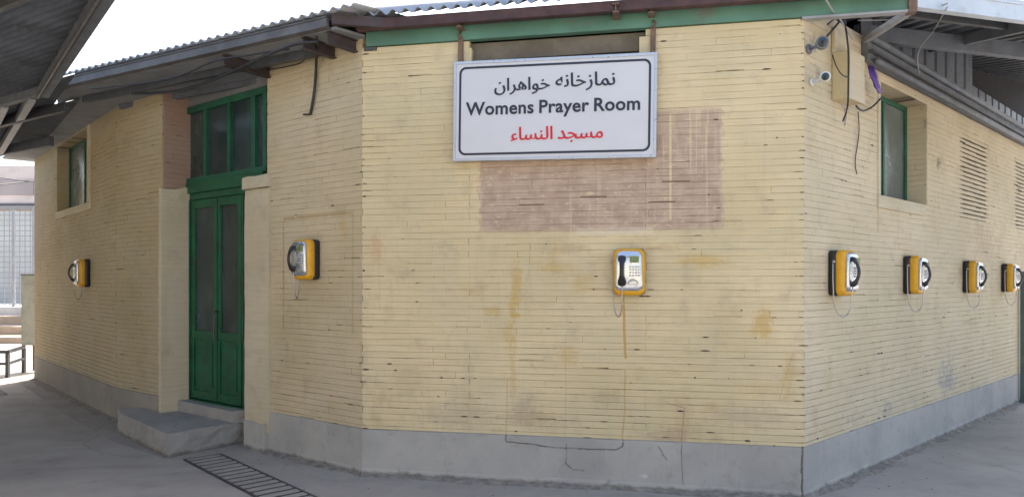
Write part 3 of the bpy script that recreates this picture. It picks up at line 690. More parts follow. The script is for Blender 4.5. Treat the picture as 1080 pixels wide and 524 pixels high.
# eave purlins under the soffit and rafters
pu = MB(); pu.wbox(WL1, -.1, WL1.L-.35, ZS-.075, ZS-.006, -.36, -.31); pu.build('purlin', M['dark_steel'], BLD, .002)
pu = MB(); pu.wbox(WL1, -.1, WL1.L-.9, ZS-.06, ZS-.006, -.78, -.73); pu.build('purlin', M['grey_steel'], BLD, .002)
def ibeam(mb, a, b, h=.09, w=.05):
    up = (0, 0, 1)
    mb.beam((a[0], a[1], a[2]+h/2-.004), (b[0], b[1], b[2]+h/2-.004), w, .008)
    mb.beam((a[0], a[1], a[2]-h/2+.004), (b[0], b[1], b[2]-h/2+.004), w, .008)
    mb.beam(a, b, .007, h-.016)
s309, s350 = WL1.s_at(309, .05), WL1.L-.10
for ss, dep in ((s309, .95), (s350, .8), (WL1.s_at(230), 1.15)):
    ra = MB(); a, b = WL1.pt(ss, ZS-.058, -.06), WL1.pt(ss+.1, ZS-.058, -dep); ibeam(ra, a, b, .10, .055); ra.build('rafter', M['rafter'], BLD)
# front roof: steeper sunlit sheet, its lip, maroon angle and green fascia
u = (WC.t[0], WC.t[1], 0); vd = (-WC.n[0], -WC.n[1]); sl = R(24.5)
rf = MB(); s2 = WC.s_at(371, o_lip2); corr(rf, (*WC.pt(s2, 0, o_lip2)[:2], LZ+.005), u, (vd[0]*cos(sl), vd[1]*cos(sl), sin(sl)), WC.L+.72-s2, 2.3, .107, .019)
rf.build('roof_sheet', M['galv'], BLD)
fb = MB(); fb.wbox(WC, s2+.02, WC.L+.72, 3.655, 3.735, .150, .157); fb.wbox(WC, s2+.02, WC.L+.72, 3.722, 3.73, .06, .149); fb.wbox(WC, s2+.02, WC.L+.72, 3.652, 3.66, .09, .149)
fb.build('eave_angle', M['maroon'], BLD, .001)
fb = MB(); fb.wbox(WC, .04, WC.L+.74, ZC+.004, 3.715, -.05, .022); fb.build('fascia_panel', M['green_fascia'], BLD, .003)
fb = MB(); fb.wbox(WC, WC.L-.02, WC.L+.74, ZC-.016, ZC+.002, -.03, .035); fb.build('fascia_trim', M['lt_steel'], BLD, .002)
fb = MB(); fb.wbox(WC, WC.L+.70, WC.L+.76, ZC-.02, 3.72, -.04, .04); fb.build('fascia_end', M['brown_post'], BLD, .002)
for px in (484, 650, 687):
    ss = WC.s_at(px, .12); ra = MB(); ibeam(ra, WC.pt(ss, 3.665, .20 if px == 650 else .135), WC.pt(ss, 3.665, .025), .07, .05); ra.build('rafter', M['brown_post'], BLD)
# wall-top plate under the first eave (dark stone at wall C's top left)
fb = MB(); fb.wbox(WC, .02, .13, ZC-.03, ZC, -.05, .02); fb.build('bearing_plate', M['dark_steel'], BLD, .002)
# right side eave beam along wall D and ribbed cladding above
eb = MB(); eb.wbox(WD, sD-.12, WD.L+.3, 3.465, 3.62, -.1, .055); eb.build('eave_beam', M['grey_steel'], BLD, .004)
eb = MB(); eb.tube([WD.pt(sD-.05, 3.455, .10), WD.pt(WD.L+.3, 3.455, .10)], .028); eb.build('conduit_pipe', M['grey_steel'], BLD)
eb = MB(); eb.tube([WD.pt(sD-.1, 3.64, .08), WD.pt(WD.L+.3, 3.64, .08)], .03); eb.build('conduit_pipe', M['grey_steel'], BLD)
eb = MB(); eb.wbox(WD, sD-.12, WD.L+.3, 3.52, 3.54, .055, .10); eb.build('cable_ledge', M['dark_steel'], BLD, .002)
c0, c1 = sD-.05, WD.s_at(1027)
cl = MB(); p = WD.pt(c0, 3.62, -.03); ribs(cl, p, (WD.t[0], WD.t[1], 0), (0,0,1), c1-c0, 1.3, .33, -.045, .045)
cl.build('ribbed_cladding', M['clad'], BLD)
cl = MB(); p = WD.pt(c1+.1, 3.62, -.30); ribs(cl, p, (WD.t[0], WD.t[1], 0), (0,0,1), WD.L-c1+4, .50, .33, -.045, .045)
cl.build('ribbed_cladding', M['clad'], BLD)
cl = MB(); cl.wbox(WD, c0, WD.L+5, 3.6, 5.6, -.46, -.44); cl.build('gap_shade_sheet', M['dark'], BLD)  # near-black sheet put in for the shade of the open gap above the cladding

# ---------------------------------------------------------------- right hand canopy
CR = empty('courtyard_canopy', (5.2, 5.9, 3.58), 0, 'grey steel canopy with pale blue fascia above the wall with four payphones', 'canopy')
F0 = (2.90, 5.25); fd = (.961, .276); WF = Wall(F0, (F0[0]+fd[0]*5, F0[1]+fd[1]*5))
m = MB(); m.wbox(WF, 0, 5, 3.585, 3.735, -.012, 0); m.wbox(WF, 0, 5, 3.725, 3.737, -.06, .004); m.wbox(WF, 0, 5, 3.583, 3.592, -.06, .004); m.wbox(WF, 0, 5, 3.70, 3.712, 0, .012)
m.build('fascia', M['white_blue'], CR, .002)
vv = (.10, .954, .21); L = sqrt(sum(c*c for c in vv)); vv = tuple(c/L for c in vv)
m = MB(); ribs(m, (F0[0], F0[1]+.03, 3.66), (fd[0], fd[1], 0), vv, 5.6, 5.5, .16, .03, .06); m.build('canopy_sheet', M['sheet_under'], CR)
def cpt(a, b, dz=0): return (F0[0]+fd[0]*a+.10*b, F0[1]+fd[1]*a+.954*b, 3.64+.21*b+dz)
m = MB(); m.beam(cpt(.0, 1.2, -.10), cpt(5, 1.2, -.10), .07, .14); m.build('purlin', M['grey_steel'], CR, .003)
m = MB(); m.beam(cpt(.0, .45, -.03), cpt(5, .45, -.03), .04, .05); m.build('purlin', M['dark_steel'], CR, .003)
m = MB(); e = at(911, 44, 6.15); m.beam((F0[0], F0[1]+.02, 3.575), e, .045, .05); m.build('diagonal_strut', M['lt_steel'], CR, .003)
for a in (1.2, 3.4):
    m = MB(); m.beam(cpt(a, 0.05, -.05), cpt(a, 2.6, -.07), .05, .09); m.build('rafter', M['grey_steel'], CR, .003)
# thin hanging wires under this canopy
# ---------------------------------------------------------------- left hand canopy
CLZ = 3.50
K0 = at(48, 97, 1.9*F/201)[:2]; e1 = nrm((.63, -.78)); e2 = nrm((-.85, .53))
CL = empty('courtyard_canopy', (K0[0], K0[1], CLZ), 0, 'dark corrugated steel canopy overhead in the top left corner', 'canopy')
LN = 14.; WN = 12.  # reach out of view stretched to shade the left walls
def c2(a, b, z=0): return (K0[0]+e1[0]*a+e2[0]*b, K0[1]+e1[1]*a+e2[1]*b, CLZ+z)
m = MB(); m.beam(c2(-.05, .03, .02), c2(LN, .03, .02), .09, .13); m.build('edge_beam', M['grey_steel'], CL, .004)
m = MB(); m.beam(c2(-.02, -.02, .04), c2(-.02, WN, .04), .07, .13); m.build('cross_beam', M['grey_steel'], CL, .003)
m = MB(); m.tube([c2(.1, .17, -.05), c2(LN, .17, -.05)], .02); m.build('conduit_pipe', M['dark_steel'], CL)
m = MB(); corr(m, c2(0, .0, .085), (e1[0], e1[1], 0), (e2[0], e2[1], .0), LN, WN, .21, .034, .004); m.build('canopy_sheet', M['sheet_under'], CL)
for a in (3.9, 5.8, 8.):
    m = MB(); m.beam(c2(a, .1, .02), c2(a, WN, .2), .05, .09); m.build('purlin', M['dark_steel'], CL, .003)
# second bay beyond the cross beam
def c3(a, b, z=0): return (K0[0]+.02-e1[0]*a+e2[0]*b, K0[1]-e1[1]*a+e2[1]*b, CLZ+z)
m = MB(); corr(m, c3(-.05, -.5, .085), (-e1[0], -e1[1], 0), (e2[0], e2[1], .0), 1.7, WN+.5, .13, .018, .004); m.build('canopy_sheet', M['sheet_under'], CL)
m = MB(); corr(m, c3(1.6, -1.1, .09), (-e1[0], -e1[1], 0), (e2[0], e2[1], .0), 2.6, WN+1.1, .13, .018, .004); m.build('canopy_sheet', M['sheet_under'], CL)
m = MB(); m.beam(c3(4.2, -1.2, .02), c3(4.2, WN, .02), .06, .13); m.build('edge_beam', M['grey_steel'], CL, .003)
m = MB(); m.beam(c3(1.3, -.75, -.0), c3(1.3, WN, -.0), .05, .10); m.build('purlin', M['dark_steel'], CL, .003)
for b in (.32, .9, 1.6, 2.6):
    m = MB(); m.beam(c3(.05, b-.02, .0), c3(4.15, b-.02, .0), .07, .09); m.build('rafter', M['lt_steel'], CL, .003)

# ---------------------------------------------------------------- sign
sA, sB = WC.s_at(479, .08), WC.s_at(692, .08); zt = 3.37; SW, SH = 1.60, .795
so = WC.pt((sA+sB)/2, (3.357+2.5615)/2, .075)
SIGN = empty('wall_sign', so, WC.ang(), 'white sign with a dark border reading Womens Prayer Room in Persian, English and Arabic', 'sign')
SIGN.rotation_euler = (0, R(.75), WC.ang())
def L_(m): m.local = True; return m
def rrect(w, h, r, n=6, cx=0, cz=0):
    pts = []
    for qx, qz, a0 in ((1,1,0),(-1,1,90),(-1,-1,180),(1,-1,270)):
        for k in range(n+1):
            a = R(a0+90*k/n); pts.append((cx+qx*(w/2-r)+r*cos(a), cz+qz*(h/2-r)+r*sin(a)))
    return pts
m = L_(MB()); m.box(-SW/2+.012, SW/2-.012, -.004, .03, -SH/2+.012, SH/2-.012); m.build('sign_panel', M['white'], SIGN)
m = L_(MB()); t = .022
m.box(-SW/2, SW/2, -.012, .045, SH/2-t, SH/2); m.box(-SW/2, SW/2, -.012, .045, -SH/2, -SH/2+t)
m.box(-SW/2, -SW/2+t, -.0118, .0448, -SH/2+t, SH/2-t); m.box(SW/2-t, SW/2, -.0118, .0448, -SH/2+t, SH/2-t)
m.build('sign_frame', M['alu'], SIGN, .002)
m = L_(MB()); a = rrect(SW-.09, SH-.09, .055, cx=.0); b = rrect(SW-.125, SH-.125, .04)
n = len(a); V = [(x, -.0065, z) for x, z in a]+[(x, -.0065, z) for x, z in b]
m.mesh(V, [(i, (i+1) % n, n+(i+1) % n, n+i) for i in range(n)]); m.build('sign_border', M['ink'], SIGN)
def text(body, mat, width, x, z, name, bold=.0, h=None, dy=0):
    cu = bpy.data.curves.new(name, 'FONT'); cu.body = body; cu.size = 1; cu.align_x = 'CENTER'; cu.offset = bold; cu.space_word = .72; cu.space_character = 1.04 if body[0] == 'W' else 1.0; cu.resolution_u = 4
    ob = bpy.data.objects.new(name+'_tmp', cu); COL.objects.link(ob); bpy.context.view_layer.update()
    me = bpy.data.meshes.new_from_object(ob.evaluated_get(bpy.context.evaluated_depsgraph_get())); bpy.data.objects.remove(ob)
    xs = [v.co.x for v in me.vertices]; ys = [v.co.y for v in me.vertices]
    x0, x1, y0, y1 = min(xs), max(xs), min(ys), max(ys); k = width/(x1-x0); kh = (h/(y1-y0)) if h else k
    for v in me.vertices:
        v.co = ((v.co.x-(x0+x1)/2)*k+x, -.0075+dy, (v.co.y-(y0+y1)/2)*kh+z)
    me.materials.clear(); me.materials.append(mat)
    for p in me.polygons: p.material_index = 0
    me.name = name; o = bpy.data.objects.new(name, me); COL.objects.link(o); o.parent = SIGN; return o
ppm = SW/213.
def px2(x, y): return ((x-585.5)*ppm, -(y-114)*ppm-(x-585.5)*ppm*.04)
rev = lambda s: ''.join(reversed(s))
l1 = rev('\uFEE7\uFEE4\uFE8E\uFEAF\uFEA7\uFE8E\uFEE7\uFEEA \uFEA7\uFEEE\uFE8D\uFEEB\uFEAE\uFE8D\uFEE5')
l3 = rev('\uFEE3\uFEB4\uFEA0\uFEAA \uFE8D\uFEDF\uFEE8\uFEB4\uFE8E\uFE80')
for q in (-.5, 0, .5):
    text(l1.split(' ')[1], M['ink'], 61*ppm, (33.7+q*.8)*ppm, (26.5+q*.4)*ppm, 'persian_lettering', .0, dy=q*.0008)
    text(l1.split(' ')[0], M['ink'], 58.5*ppm, (-32.5+q*.8)*ppm, (24.5+q*.4)*ppm, 'persian_lettering', .0, dy=q*.0008)
text('Womens Prayer Room', M['ink'], 183*ppm, -1.5*ppm, 0*ppm, 'english_lettering', .024)
for q in (-.5, 0, .5): text(l3, M['red'], 96*ppm, (4.5+q*.8)*ppm, (-27+q*.4)*ppm, 'arabic_lettering', .0, dy=q*.0008)
for s in (-1, 1):
    m = L_(MB()); X = s*(SW/2-.035)
    m.box(X-.02, X+.02, .046, .074, -.2, SH/2+.215)
    m.tube([(X, .05, SH/2+.2), (X+.01*s, .02, SH/2+.23), (X, .06, SH/2+.26)], .012); m.build('mounting_post', M['brown_post'], SIGN, .002)
# brick block ends beside the posts belong to the wall
for px in (491, 679):
    ss = WC.s_at(px); m = MB(); m.wbox(WC, ss-.035, ss+.05, 3.2, 3.50, -.11, -.002); m.build('brick_end', M['bC'], BLD, .004)

# ---------------------------------------------------------------- payphones
def ring_y(outline, y): return [(x, y, z) for x, z in outline]
def inset(w, h, r, i, cx=0, cz=0): return rrect(w-2*i, h-2*i, max(.004, r-i), cx=cx, cz=cz)
def make_phone(label, group):
    t = empty('payphone', (0,0,0), 0, label, 'payphone', group)
    W, H = .245, .365
    m = L_(MB()); m.loft([ring_y(inset(W, H, .035, .006), 0), ring_y(inset(W, H, .035, 0), -.006), ring_y(inset(W, H, .035, 0), -.058), ring_y(inset(W, H, .035, .004), -.063)][::-1]); m.build('base_plate', M['black_pl'], t)
    def yr(y, i, dz=0): return ring_y(inset(W, H, .05, i, cz=dz), y)
    m = L_(MB()); m.loft([yr(-.06, .003), yr(-.066, -.002), yr(-.105, 0), yr(-.122, .008), yr(-.13, .022)][::-1]); m.build('shell', M['yellow'], t)
    def plate(y, i):
        w2, h2 = .206, .312; out = []
        for x, z in inset(w2, h2, .045, i): out.append((x*(1-.12*(z/h2)), y-(.018*(1-(z/.15)**2)), z+.008))
        return out
    m = L_(MB()); m.loft([plate(-.12, 0), plate(-.138, 0), plate(-.146, .005), plate(-.149, .02), plate(-.149, .06)][::-1]); m.build('faceplate', M['silver'], t)
    # screen
    m = L_(MB()); m.box(.008, .078, -.170, -.150, .072, .122); m.build('screen_bezel', M['bezel'], t, .003)
    m = L_(MB()); m.box(.018, .068, -.173, -.168, .080, .113); m.build('screen', M['lcd'], t)
    m = L_(MB())
    for r_ in range(4):
        for c_ in range(4):
            x = .004+c_*.022; z = .045-r_*.022; m.box(x, x+.015, -.172, -.160, z-.013, z)
    m.build('keypad', M['key'], t, .002)
    m = L_(MB()); rg = []
    for k in range(17):
        a = pi*k/16; rg.append((.032+.036*cos(a), -.160, -.092+.030*sin(a)))
    m.tube(rg, .007); m.box(-.005, .07, -.163, -.150, -.104, -.094); m.build('coin_return', M['steel'], t)
    # handset: bowed grip with two cups
    m = L_(MB()); rings = []
    for (z, hw, hd, y) in ((.128,.010,.008,-.158),(.122,.024,.016,-.168),(.100,.028,.020,-.176),(.086,.024,.017,-.186),(.070,.016,.013,-.200),(.03,.0145,.012,-.212),(0,.0145,.012,-.214),(-.03,.0155,.012,-.210),(-.055,.022,.015,-.198),(-.070,.028,.020,-.184),(-.092,.029,.020,-.176),(-.106,.022,.014,-.170),(-.112,.008,.006,-.166)):
        rings.append([(-.052+1.15*hw*cos(2*pi*j/12), y+hd*sin(2*pi*j/12), z) for j in range(12)])
    m.loft(rings); m.build('handset', M['black_pl'], t)
    m = L_(MB()); m.tube([(-.052, -.165, -.105)]+[(-.052-.0*k, -.165+.002*k, -.112-.017*k) for k in range(1, 6)]+[(-.053,-.152,-.24),(-.055,-.145,-.29),(-.066,-.125,-.335),(-.085,-.10,-.355),(-.104,-.075,-.335),(-.118,-.055,-.28),(-.128,-.045,-.19),(-.132,-.042,-.05),(-.132,-.042,.07),(-.126,-.042,.085)], .005, 6); m.build('cord', M['steel'], t)
    m = L_(MB()); m.tube([(-.118,-.05,.09), (-.142,-.05,.09)], .012, 10); m.build('lock', M['steel'], t)
    return t
def copy_thing(src):
    c = src.copy(); COL.objects.link(c)
    for ch in list(src.children):
        d = ch.copy(); COL.objects.link(d); d.parent = c
    return c
G = 'yellow payphones on the painted walls'
ph = make_phone('yellow payphone facing the camera under the wall sign, with an ochre drip stain below it', G)
spots = [(WC, 664, 287, None), (WB, 329, 274, 'yellow payphone between the green door and the front corner, inside an ochre stained outline'),
         (WA, 93, 288, 'yellow payphone alone on the far left wall below the window'),
         (WD, 880, 288, 'yellow payphone nearest the front corner, under the security cameras, largest of the right wall'),
         (WD, 957, 290, 'yellow payphone on the right wall below the window with the green frame'),
         (WD, 1018.5, 292, 'yellow payphone under the patch of open brick joints, third along the right wall'),
         (WD, 1058.5, 293, 'rightmost yellow payphone, at the far end of the right wall')]
for i, (W, px, py, lab) in enumerate(spots):
    o = ph if i == 0 else copy_thing(ph)
    if lab: o['label'] = lab
    s = W.s_at(px); zz = W.z_at(px, py); o.location = W.pt(s, zz, .002); o.rotation_euler = (0, 0, W.ang())
    if W is WC: o.scale = (.97, .97, .97)

# ---------------------------------------------------------------- security cameras, junction box, cables at the corner
def seccam(px, py, r, L, label, tilt, body='cam_white'):
    s = WD.s_at(px, .12); z = WD.z_at(px, py, .12); c = WD.pt(s, z, .12)
    t = empty('security_camera', WD.pt(s+.03, z, 0), 0, label, 'camera', 'security cameras by the corner')
    d = nrm((-c[0]+.4, -c[1])); dz = tilt
    A = (c[0]+d[0]*L*.5, c[1]+d[1]*L*.5, c[2]+dz*L*.5); B = (c[0]-d[0]*L*.5, c[1]-d[1]*L*.5, c[2]-dz*L*.5)
    f = lambda k: tuple(A[i]+(B[i]-A[i])*k for i in range(3))
    m = MB(); m.tube([f(0), f(0.03), f(.1), f(.6), f(.9), f(1)], [r*.88, r*.98, r, r, r*.9, r*.6], 20); m.build('housing', M[body], t)
    m = MB(); m.tube([f(-.05), f(-.01), f(.02)], [r*.70, r*.74, r*.74], 20); m.build('lens', M['glass'], t)
    m = MB(); m.tube([f(-.075), f(-.03)], [r*.3, r*.34], 12); m.build('lens_barrel', M['black_pl'], t)
    k = f(.7); base = WD.pt(s+.03, z-.01, 0.004); base2 = WD.pt(s+.03, z-.01, .018)
    m = MB(); m.tube([base, base2], r*.8, 16); m.tube([base2, (k[0], k[1], k[2]-.005)], r*.28, 8); m.build('bracket', M[body], t)
seccam(867, 46, .046, .12, 'grey domed security camera, the upper one beside the junction box', -.15, 'grey_steel')
seccam(870, 81.5, .038, .12, 'small white security camera below the grey one, beside the junction box', -.2)
jb0 = WD.s_at(877); jb1 = jb0+.30
JB = empty('junction_box', WD.pt(jb0, 3.03, 0), 0, 'cream junction box with loose cables beside the two security cameras', 'junction box')
m = MB(); m.wbox(WD, jb0, jb1, 3.03, 3.40, .003, .125); m.build('box_body', M['cream_box'], JB, .006)
m = MB(); m.wbox(WD, jb0-.005, jb1+.005, 3.025, 3.405, .126, .136); m.build('box_lid', M['plaster'], JB, .004)
m = MB(); m.wbox(WD, jb0-.01, jb1+.02, 3.40, 3.60, .003, .03); m.build('mounting_board', M['plaster'], JB, .004)
def cable(pts, r, label, mat='cable', n=6, cat='cable'):
    # Catmull-Rom smoothing
    P = [pts[0]]+pts+[pts[-1]]; out = []
    for i in range(1, len(P)-2):
        for k in range(6):
            t = k/6; out.append(tuple(.5*((2*P[i][j])+(-P[i-1][j]+P[i+1][j])*t+(2*P[i-1][j]-5*P[i][j]+4*P[i+1][j]-P[i+2][j])*t*t+(-P[i-1][j]+3*P[i][j]-3*P[i+1][j]+P[i+2][j])*t**3) for j in range(3)))
    out.append(pts[-1]); m = MB(); m.tube(out, r, n); return tag(m.build('cable', M[mat]), label, cat)
wd = lambda px, py, o=.02: WD.pt(WD.s_at(px, o), WD.z_at(px, py, o), o)
wc = lambda px, py, o=.02: WC.pt(WC.s_at(px, o), WC.z_at(px, py, o), o)
wb = lambda px, py, o=.02: WB.pt(WB.s_at(px, o), WB.z_at(px, py, o), o)
cable([wd(873,26,.1), wd(889,15,.1), wd(892,30,.15), wd(895,55,.16), wd(895,80,.155), wd(894,112,.15), wd(889,128,.1)], .007, 'black cable running down over the front of the junction box')
cable([wd(869,42,.05), wd(878,32,.04), wd(888,18,.06), wd(884,5,.12)], .009, 'dark cable from the upper security camera up to the eaves')
cable([wd(878,58,.15), wd(882,70,.16), wd(888,79,.16), wd(895,82,.155)], .005, 'thin dark cable looping across the junction box side')
cable([wd(888,110,.13), wd(892,118,.12), wd(891,132,.08)], .008, 'short cable stub hanging below the junction box', 'white_cable')
cable([wd(903,112,.11), wd(910,117,.08), wd(920,113,.06), wd(929,104,.05)], .008, 'black cable curving from the junction box towards the window')
cable([wd(905,118,.02), wd(906,140,.015), wd(902,170,.012), wd(904,184,.012)], .004, 'thin wire hanging down the wall below the junction box')
cable([wd(868,-6,.3), wd(877,10,.2), wd(887,22,.14), wd(899,41,.08)], .008, 'pale cable slanting across the corner under the eaves', 'white_cable')
m = MB()
for k in range(7):
    a = k*.9; m.tube([wd(918+2*cos(a), 70, .09), wd(921+3*cos(a), 80, .11+.01*sin(a)), wd(925+2.5*sin(a), 91, .11), wd(928+1.5*cos(a), 98, .08)], .009, 6)
tag(m.build('cable_bundle', M['purple_cable']), 'purple cable bundle tied to the eave beam right of the junction box', 'cable')
# black hose hanging by the front corner, and swagged cables under the left eave
def ul(px, py, z): d = (z-1.6)*F/(HZ-py); return ((px-540)/F*d, d, z)
cable([ul(334, 40, 3.60), wb(333.5, 66, .05), wb(332, 92, .03), wb(329, 112, .02), wb(327, 121, .02)], .013, 'black hose hanging from the eaves above the payphone near the door')
cable([wb(327,121,.02), wb(320,121,.008)], .008, 'short brown pipe stub at the lower end of the hanging hose')
cable([ul(336,44,3.57), ul(311,47,3.54), ul(285,57,3.53), ul(250,73,3.52), ul(210,90,3.50), ul(180,97,3.50), ul(140,99,3.52)], .014, 'thick black cable swagged under the left eave above the door')
cable([ul(305,52,3.56), ul(265,58,3.55), ul(225,65,3.56), ul(190,80,3.5), ul(150,88,3.5), ul(95,94,3.52)], .008, 'thinner cable strung along the left eave purlin')
cable([wc(1,1,.0) if False else wb(281,74,.03), wb(300,71,.04), wb(318,66,.04), ul(322,58,3.56)], .005, 'thin wire along the top of the wall beside the door')
# hanging wires right canopy
cable([ul(999,8,3.56), at(985,32,6.2), at(968,58,6.6), at(972,90,7.0)], .005, 'thin wire hanging under the right canopy', 'white_cable')
cable([ul(999,4,3.57), at(980,12,5.9), at(955,20,6.0), at(905,22,6.0)], .006, 'slack wire strung from the right canopy towards the corner', 'white_cable')
# conduit strip on wall C (painted over)

# ---------------------------------------------------------------- drains
def drain(c, W0, length, width, label, group, nb):
    t = empty('drain_grate', (*c, .0), atan2(-.736, .677), label, 'drain grate', group)
    m = L_(MB()); m.box(0, length, -width/2, -width/2+.02, .0, .012); m.box(0, length, width/2-.02, width/2, .0, .012); m.box(0, .02, -width/2+.02, width/2-.02, 0, .0118); m.box(length-.02, length, -width/2+.02, width/2-.02, 0, .0118); m.build('grate_frame', M['grate'], t, .002)
    m = L_(MB())
    for k in range(nb):
        x = .035+(length-.07)*k/(nb-1); m.box(x-.037, x+.037, -width/2+.02, width/2-.02, .0, .0105)
    m.build('grate_bars', M['kerbstrip'], t, .003)
    m = L_(MB()); m.box(.02, length-.02, -width/2+.02, width/2-.02, .0005, .003); m.build('drain_channel', M['dark'], t)
a = gnd(193, 485); b = gnd(233, 479)
mid = ((a[0]+b[0])/2-.0, (a[1]+b[1])/2)
drain(mid, None, 2.6, .34, 'iron drain grate set in the ground at the foot of the doorstep', 'drain grates', 22)
a = gnd(-30, 401)
drain(a, None, 2.2, .36, 'iron drain grate in the ground near the left end of the wall', 'drain grates', 19)
# dirty cement strip between the two grates and along the walls
def strip(pts_px, name, z=.004):
    m = MB(); P = [gnd(*p) for p in pts_px]; m.mesh([(p[0], p[1], z) for p in P]+[(p[0], p[1], -.05) for p in P],
        [tuple(range(len(P)))]+[(i, (i+1) % len(P), len(P)+(i+1) % len(P), len(P)+i) for i in range(len(P))]); return tag(m.build(name, M['kerbstrip']), kind='structure')
strip([(36,400),(90,428),(125,446),(150,470),(176,485),(120,466),(60,432),(20,402)], 'cement_strip')

# ---------------------------------------------------------------- far left background
m = MB()
Ft = [(-40, 22.5), (-12.5, 22.5), (-12.5, 60), (-40, 60)]
m.box(-60, -9.5, 22., 60, -.1, .86)
tag(m.build('terrace', M['pale_paving']), kind='structure')
for k, (y0, z1) in enumerate(((21.2, .62), (20.2, .38), (19.2, .16))):
    m = MB(); m.box(-60, -9.5, y0, 22.+k*-.0 if k == 0 else (21.2 if k == 1 else 20.2), -.1, z1)
    tag(m.build('terrace_step', M['far_step'] if k != 1 else M['far_step']), kind='structure')
FB = empty('far_building', (-28, 34, .86), 0, 'pale pinkish building with an orange band beyond the white mesh fence', 'building')
m = MB(); m.box(-50, -12, 34, 46, .8, 5.2); m.build('wall', M['far_tan'], FB)
m = MB(); m.box(-50.3, -11.7, 33.4, 46.2, 5.2, 6.95); m.build('parapet', M['far_white'], FB)
m = MB(); m.box(-50.3, -21.9, 33.34, 33.4, 5.6, 6.3); m.build('facade_band', M['far_grey'], FB)
m = MB(); m.box(-50.4, -11.6, 33.3, 46.3, 5.12, 5.2); m.build('ledge', M['dark_steel'], FB)
FN = empty('mesh_fence', (-18, 22.4, .86), 0, 'white wire mesh fence on the sunlit terrace beside the left end of the wall', 'fence')
fy = 22.4; fz1 = 3.85
m = MB(); xx = -30.
while xx < -13.9:
    m.box(xx-.011, xx+.011, fy-.006, fy+.006, .9, fz1); xx += .16
zz = .95
while zz < fz1:
    m.box(-30, -13.9, fy-.014, fy-.006, zz-.011, zz+.011); zz += .16
m.build('mesh_panel', M['wire_white'], FN)
m = MB(); m.box(-30, -13.9, fy-.04, fy+.04, fz1, fz1+.10); m.build('top_rail', M['wire_white'], FN, .01)
for x in (-30, -26, -22, -18., -15.3):
    m = MB(); m.box(x-.04, x+.04, fy-.05, fy+.03, .86, fz1); m.build('post', M['lt_steel'], FN, .005)
m = MB(); m.box(-14.55, -13.6, 22.1, 22.35, .86, 3.9); tag(m.build('masonry_pier', simple('grey_pier_render', (.33,.34,.36), .85, 0, .1)), 'grey masonry pier closing the white mesh fence', 'pier')
m = MB(); m.box(-40, -12, 27, 27.2, .86, 4.25); tag(m.build('boundary_wall', simple('white_render', (.50,.50,.47), .85, 0, .08, 1, .1, (.5,.5,.46), .5, 'pos')), 'white rendered boundary wall right behind the mesh fence', 'wall')
# cabinet on a stand
cd = 13.0; CX0, CX1 = (22-540)/F*cd, (44-540)/F*cd
CB = empty('metal_cabinet', ((CX0+CX1)/2, cd, 0), 0, 'tall grey metal cabinet on short legs at the left end of the wall', 'cabinet')
zb, zt = 1.6+(HZ-364)/F*cd, 1.6+(HZ-290)/F*cd
m = MB(); m.box(CX0, CX1, cd, cd+.35, zb, zt); m.build('cabinet_body', M['cabinet'], CB, .01)
m = MB(); m.box(CX0+.03, CX1-.03, cd-.012, cd-.001, zb+.04, zt-.16); m.build('cabinet_door', M['cabinet'], CB, .004)
m = MB(); m.box(CX0-.01, CX1+.01, cd-.02, cd+.36, zt, zt+.02); m.build('cabinet_lid', M['grey_steel'], CB, .004)
for x in (CX0+.03, CX1-.03):
    for y in (cd+.03, cd+.32):
        m = MB(); m.box(x-.02, x+.02, y-.02, y+.02, 0, zb); m.build('leg', M['brown_post'], CB)
BN = empty('metal_rail', (-9.9, 12.3, 0), 0, 'low dark metal rail standing in front of the grey cabinet', 'rail')
p0, p1, q1 = at(-30, 371, 12.3), at(8, 371, 12.3), at(25, 366, 13.0)
m = MB(); m.beam(p0, p1, .05, .05); m.beam(p1, q1, .05, .05); m.beam((p0[0],p0[1],p0[2]-.2), (p1[0],p1[1],p1[2]-.2), .04, .04); m.beam((p1[0],p1[1],p1[2]-.2), (q1[0],q1[1],q1[2]-.2), .04, .04); m.build('rail_bar', M['dark_steel'], BN)
for p in (p0, p1, q1):
    m = MB(); m.box(p[0]-.025, p[0]+.025, p[1]-.025, p[1]+.025, 0, p[2]-.026); m.build('leg', M['dark_steel'], BN)

# overhead lines in the sky
def sag(a, b, k=.4, n=14):
    return [tuple(a[j]+(b[j]-a[j])*i/n-(k*4*(i/n)*(1-i/n) if j == 2 else 0) for j in range(3)) for i in range(n+1)]
for i, (a, b, l) in enumerate(((at(60,20,26), at(420,70,34), 'uppermost of the thin overhead lines against the white sky'),
                               (at(60,30,26), at(420,86,34), 'second overhead line from the top against the white sky'),
                               (at(60,44,26), at(420,100,34), 'third overhead line from the top against the white sky'),
                               (at(140,-8,26), at(520,50,34), 'overhead line rising highest, right of the left canopy'))):
    m = MB(); m.tube(sag(a, b, .25), .016, 5); tag(m.build('overhead_line', M['white_cable']), l, 'cable', 'overhead lines')
for i, (a, b, l) in enumerate(((at(-40,180,24), at(60,192,30), 'upper dark cable crossing before the pinkish far building'), (at(-40,196,24), at(60,186,30), 'lower dark cable crossing before the pinkish far building'))):
    m = MB(); m.tube(sag(a, b, .1), .02, 5); tag(m.build('overhead_line', M['cable']), l, 'cable', 'cables before the far building')

LEFT_BLOCKER = empty('brick_building', (-12, 2, 0), 0, 'unseen cream block on the left, added to shade the left walls', 'building')  # unseen block, added to keep skylight off the left walls
m = MB(); m.box(-17, -10.2, -9, 13.2, 0, 3.55); m.build('wall', M['plaster'], LEFT_BLOCKER)
m = MB(); m.box(-17.03, -10.17, -9.03, 13.23, 0, .38); m.build('plinth', M['plinth'], LEFT_BLOCKER)

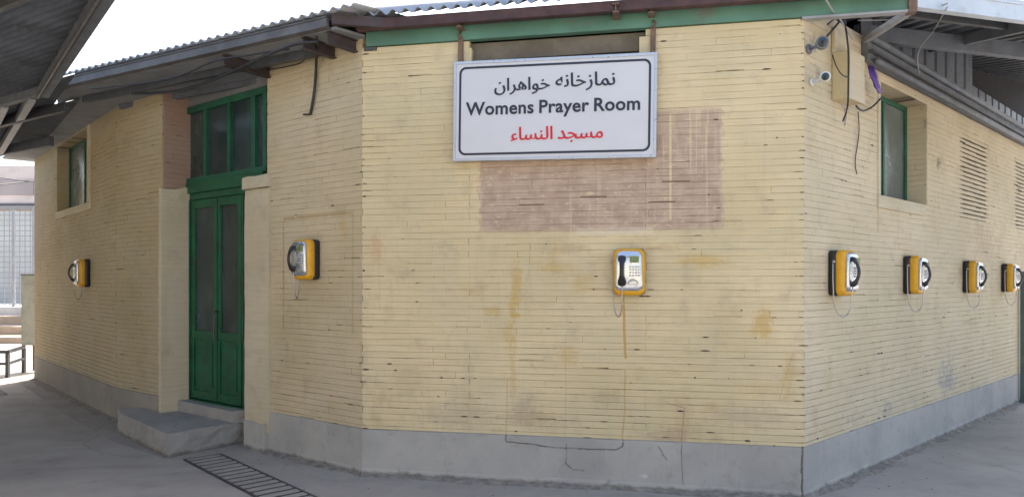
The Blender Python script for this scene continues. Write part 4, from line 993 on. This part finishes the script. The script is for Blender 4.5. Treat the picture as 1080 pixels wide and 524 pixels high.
REAR_BLOCKER = empty('brick_building', (-2, -8, 0), 0, 'unseen low cream block behind the camera, added to darken the left walls', 'building')  # second unseen block, added to close off light from behind the camera
m = MB(); m.box(-10.1, 5, -12, -6.5, 0, 3.6); m.build('wall', M['plaster'], REAR_BLOCKER)

# dirt gathered along the foot of the walls, and loose grit
def dirt_band(poly, seed, w0=.05, w1=.14):
    rr = random.Random(seed); mb = MB(); ph = rr.random()*9
    for i in range(len(poly)-1):
        W = Wall(poly[i], poly[i+1]); n = int(W.L/.05); prev = None
        for k in range(n+1):
            t = W.L*k/n; g = W.p0[0]*3+W.p0[1]*2+t
            wd_ = w0+(w1-w0)*(.5+.5*sin(g*2.3+ph)*sin(g*5.1+1))*(.7+.5*rr.random()); h = .012+.016*rr.random()
            cur = [W.pt(t, h, -.02), W.pt(t, h*.9, .012), W.pt(t, .004+.004*rr.random(), wd_*.6), W.pt(t, -.004, wd_)]
            if prev:
                for j in range(3): mb.quad([prev[j], cur[j], cur[j+1], prev[j+1]], None, 0, True)
            prev = cur
    return tag(mb.build('dirt', M['dirt']), kind='stuff')
M['dirt'] = simple('grey_brown_dust', (.25,.225,.195), .95, 0, .3, 14, .6, (.10,.085,.07), .7, 'pos')
dirt_band([pB0, pC0, pC1, pD1], 4); dirt_band([pA0, pK, pA1], 5, .08, .2)
gr = MB(); rr = random.Random(12)
for W, cnt in ((WC, 60), (WD, 130), (WB, 40), (WA, 120), (WK, 20)):
    for k in range(cnt):
        t = rr.random()*W.L; o_ = .03+abs(rr.gauss(0, .28)); c = W.pt(t, 0, o_); q = .002+.004*rr.random()**2
        V = [(c[0]+q*1.5*cos(a)*(.7+.6*rr.random()), c[1]+q*1.5*sin(a)*(.7+.6*rr.random()), z_) for z_ in (0, q*.8) for a in (0, 1.3, 2.5, 3.8, 5.1)]
        gr.mesh(V, [(5,6,7,8,9)]+[(i, (i+1) % 5, 5+(i+1) % 5, 5+i) for i in range(5)])
tag(gr.build('grit', simple('pale_grit', (.27,.25,.22), .9, 0, .3, 20, 0, None, .5, 'pos')), kind='stuff')
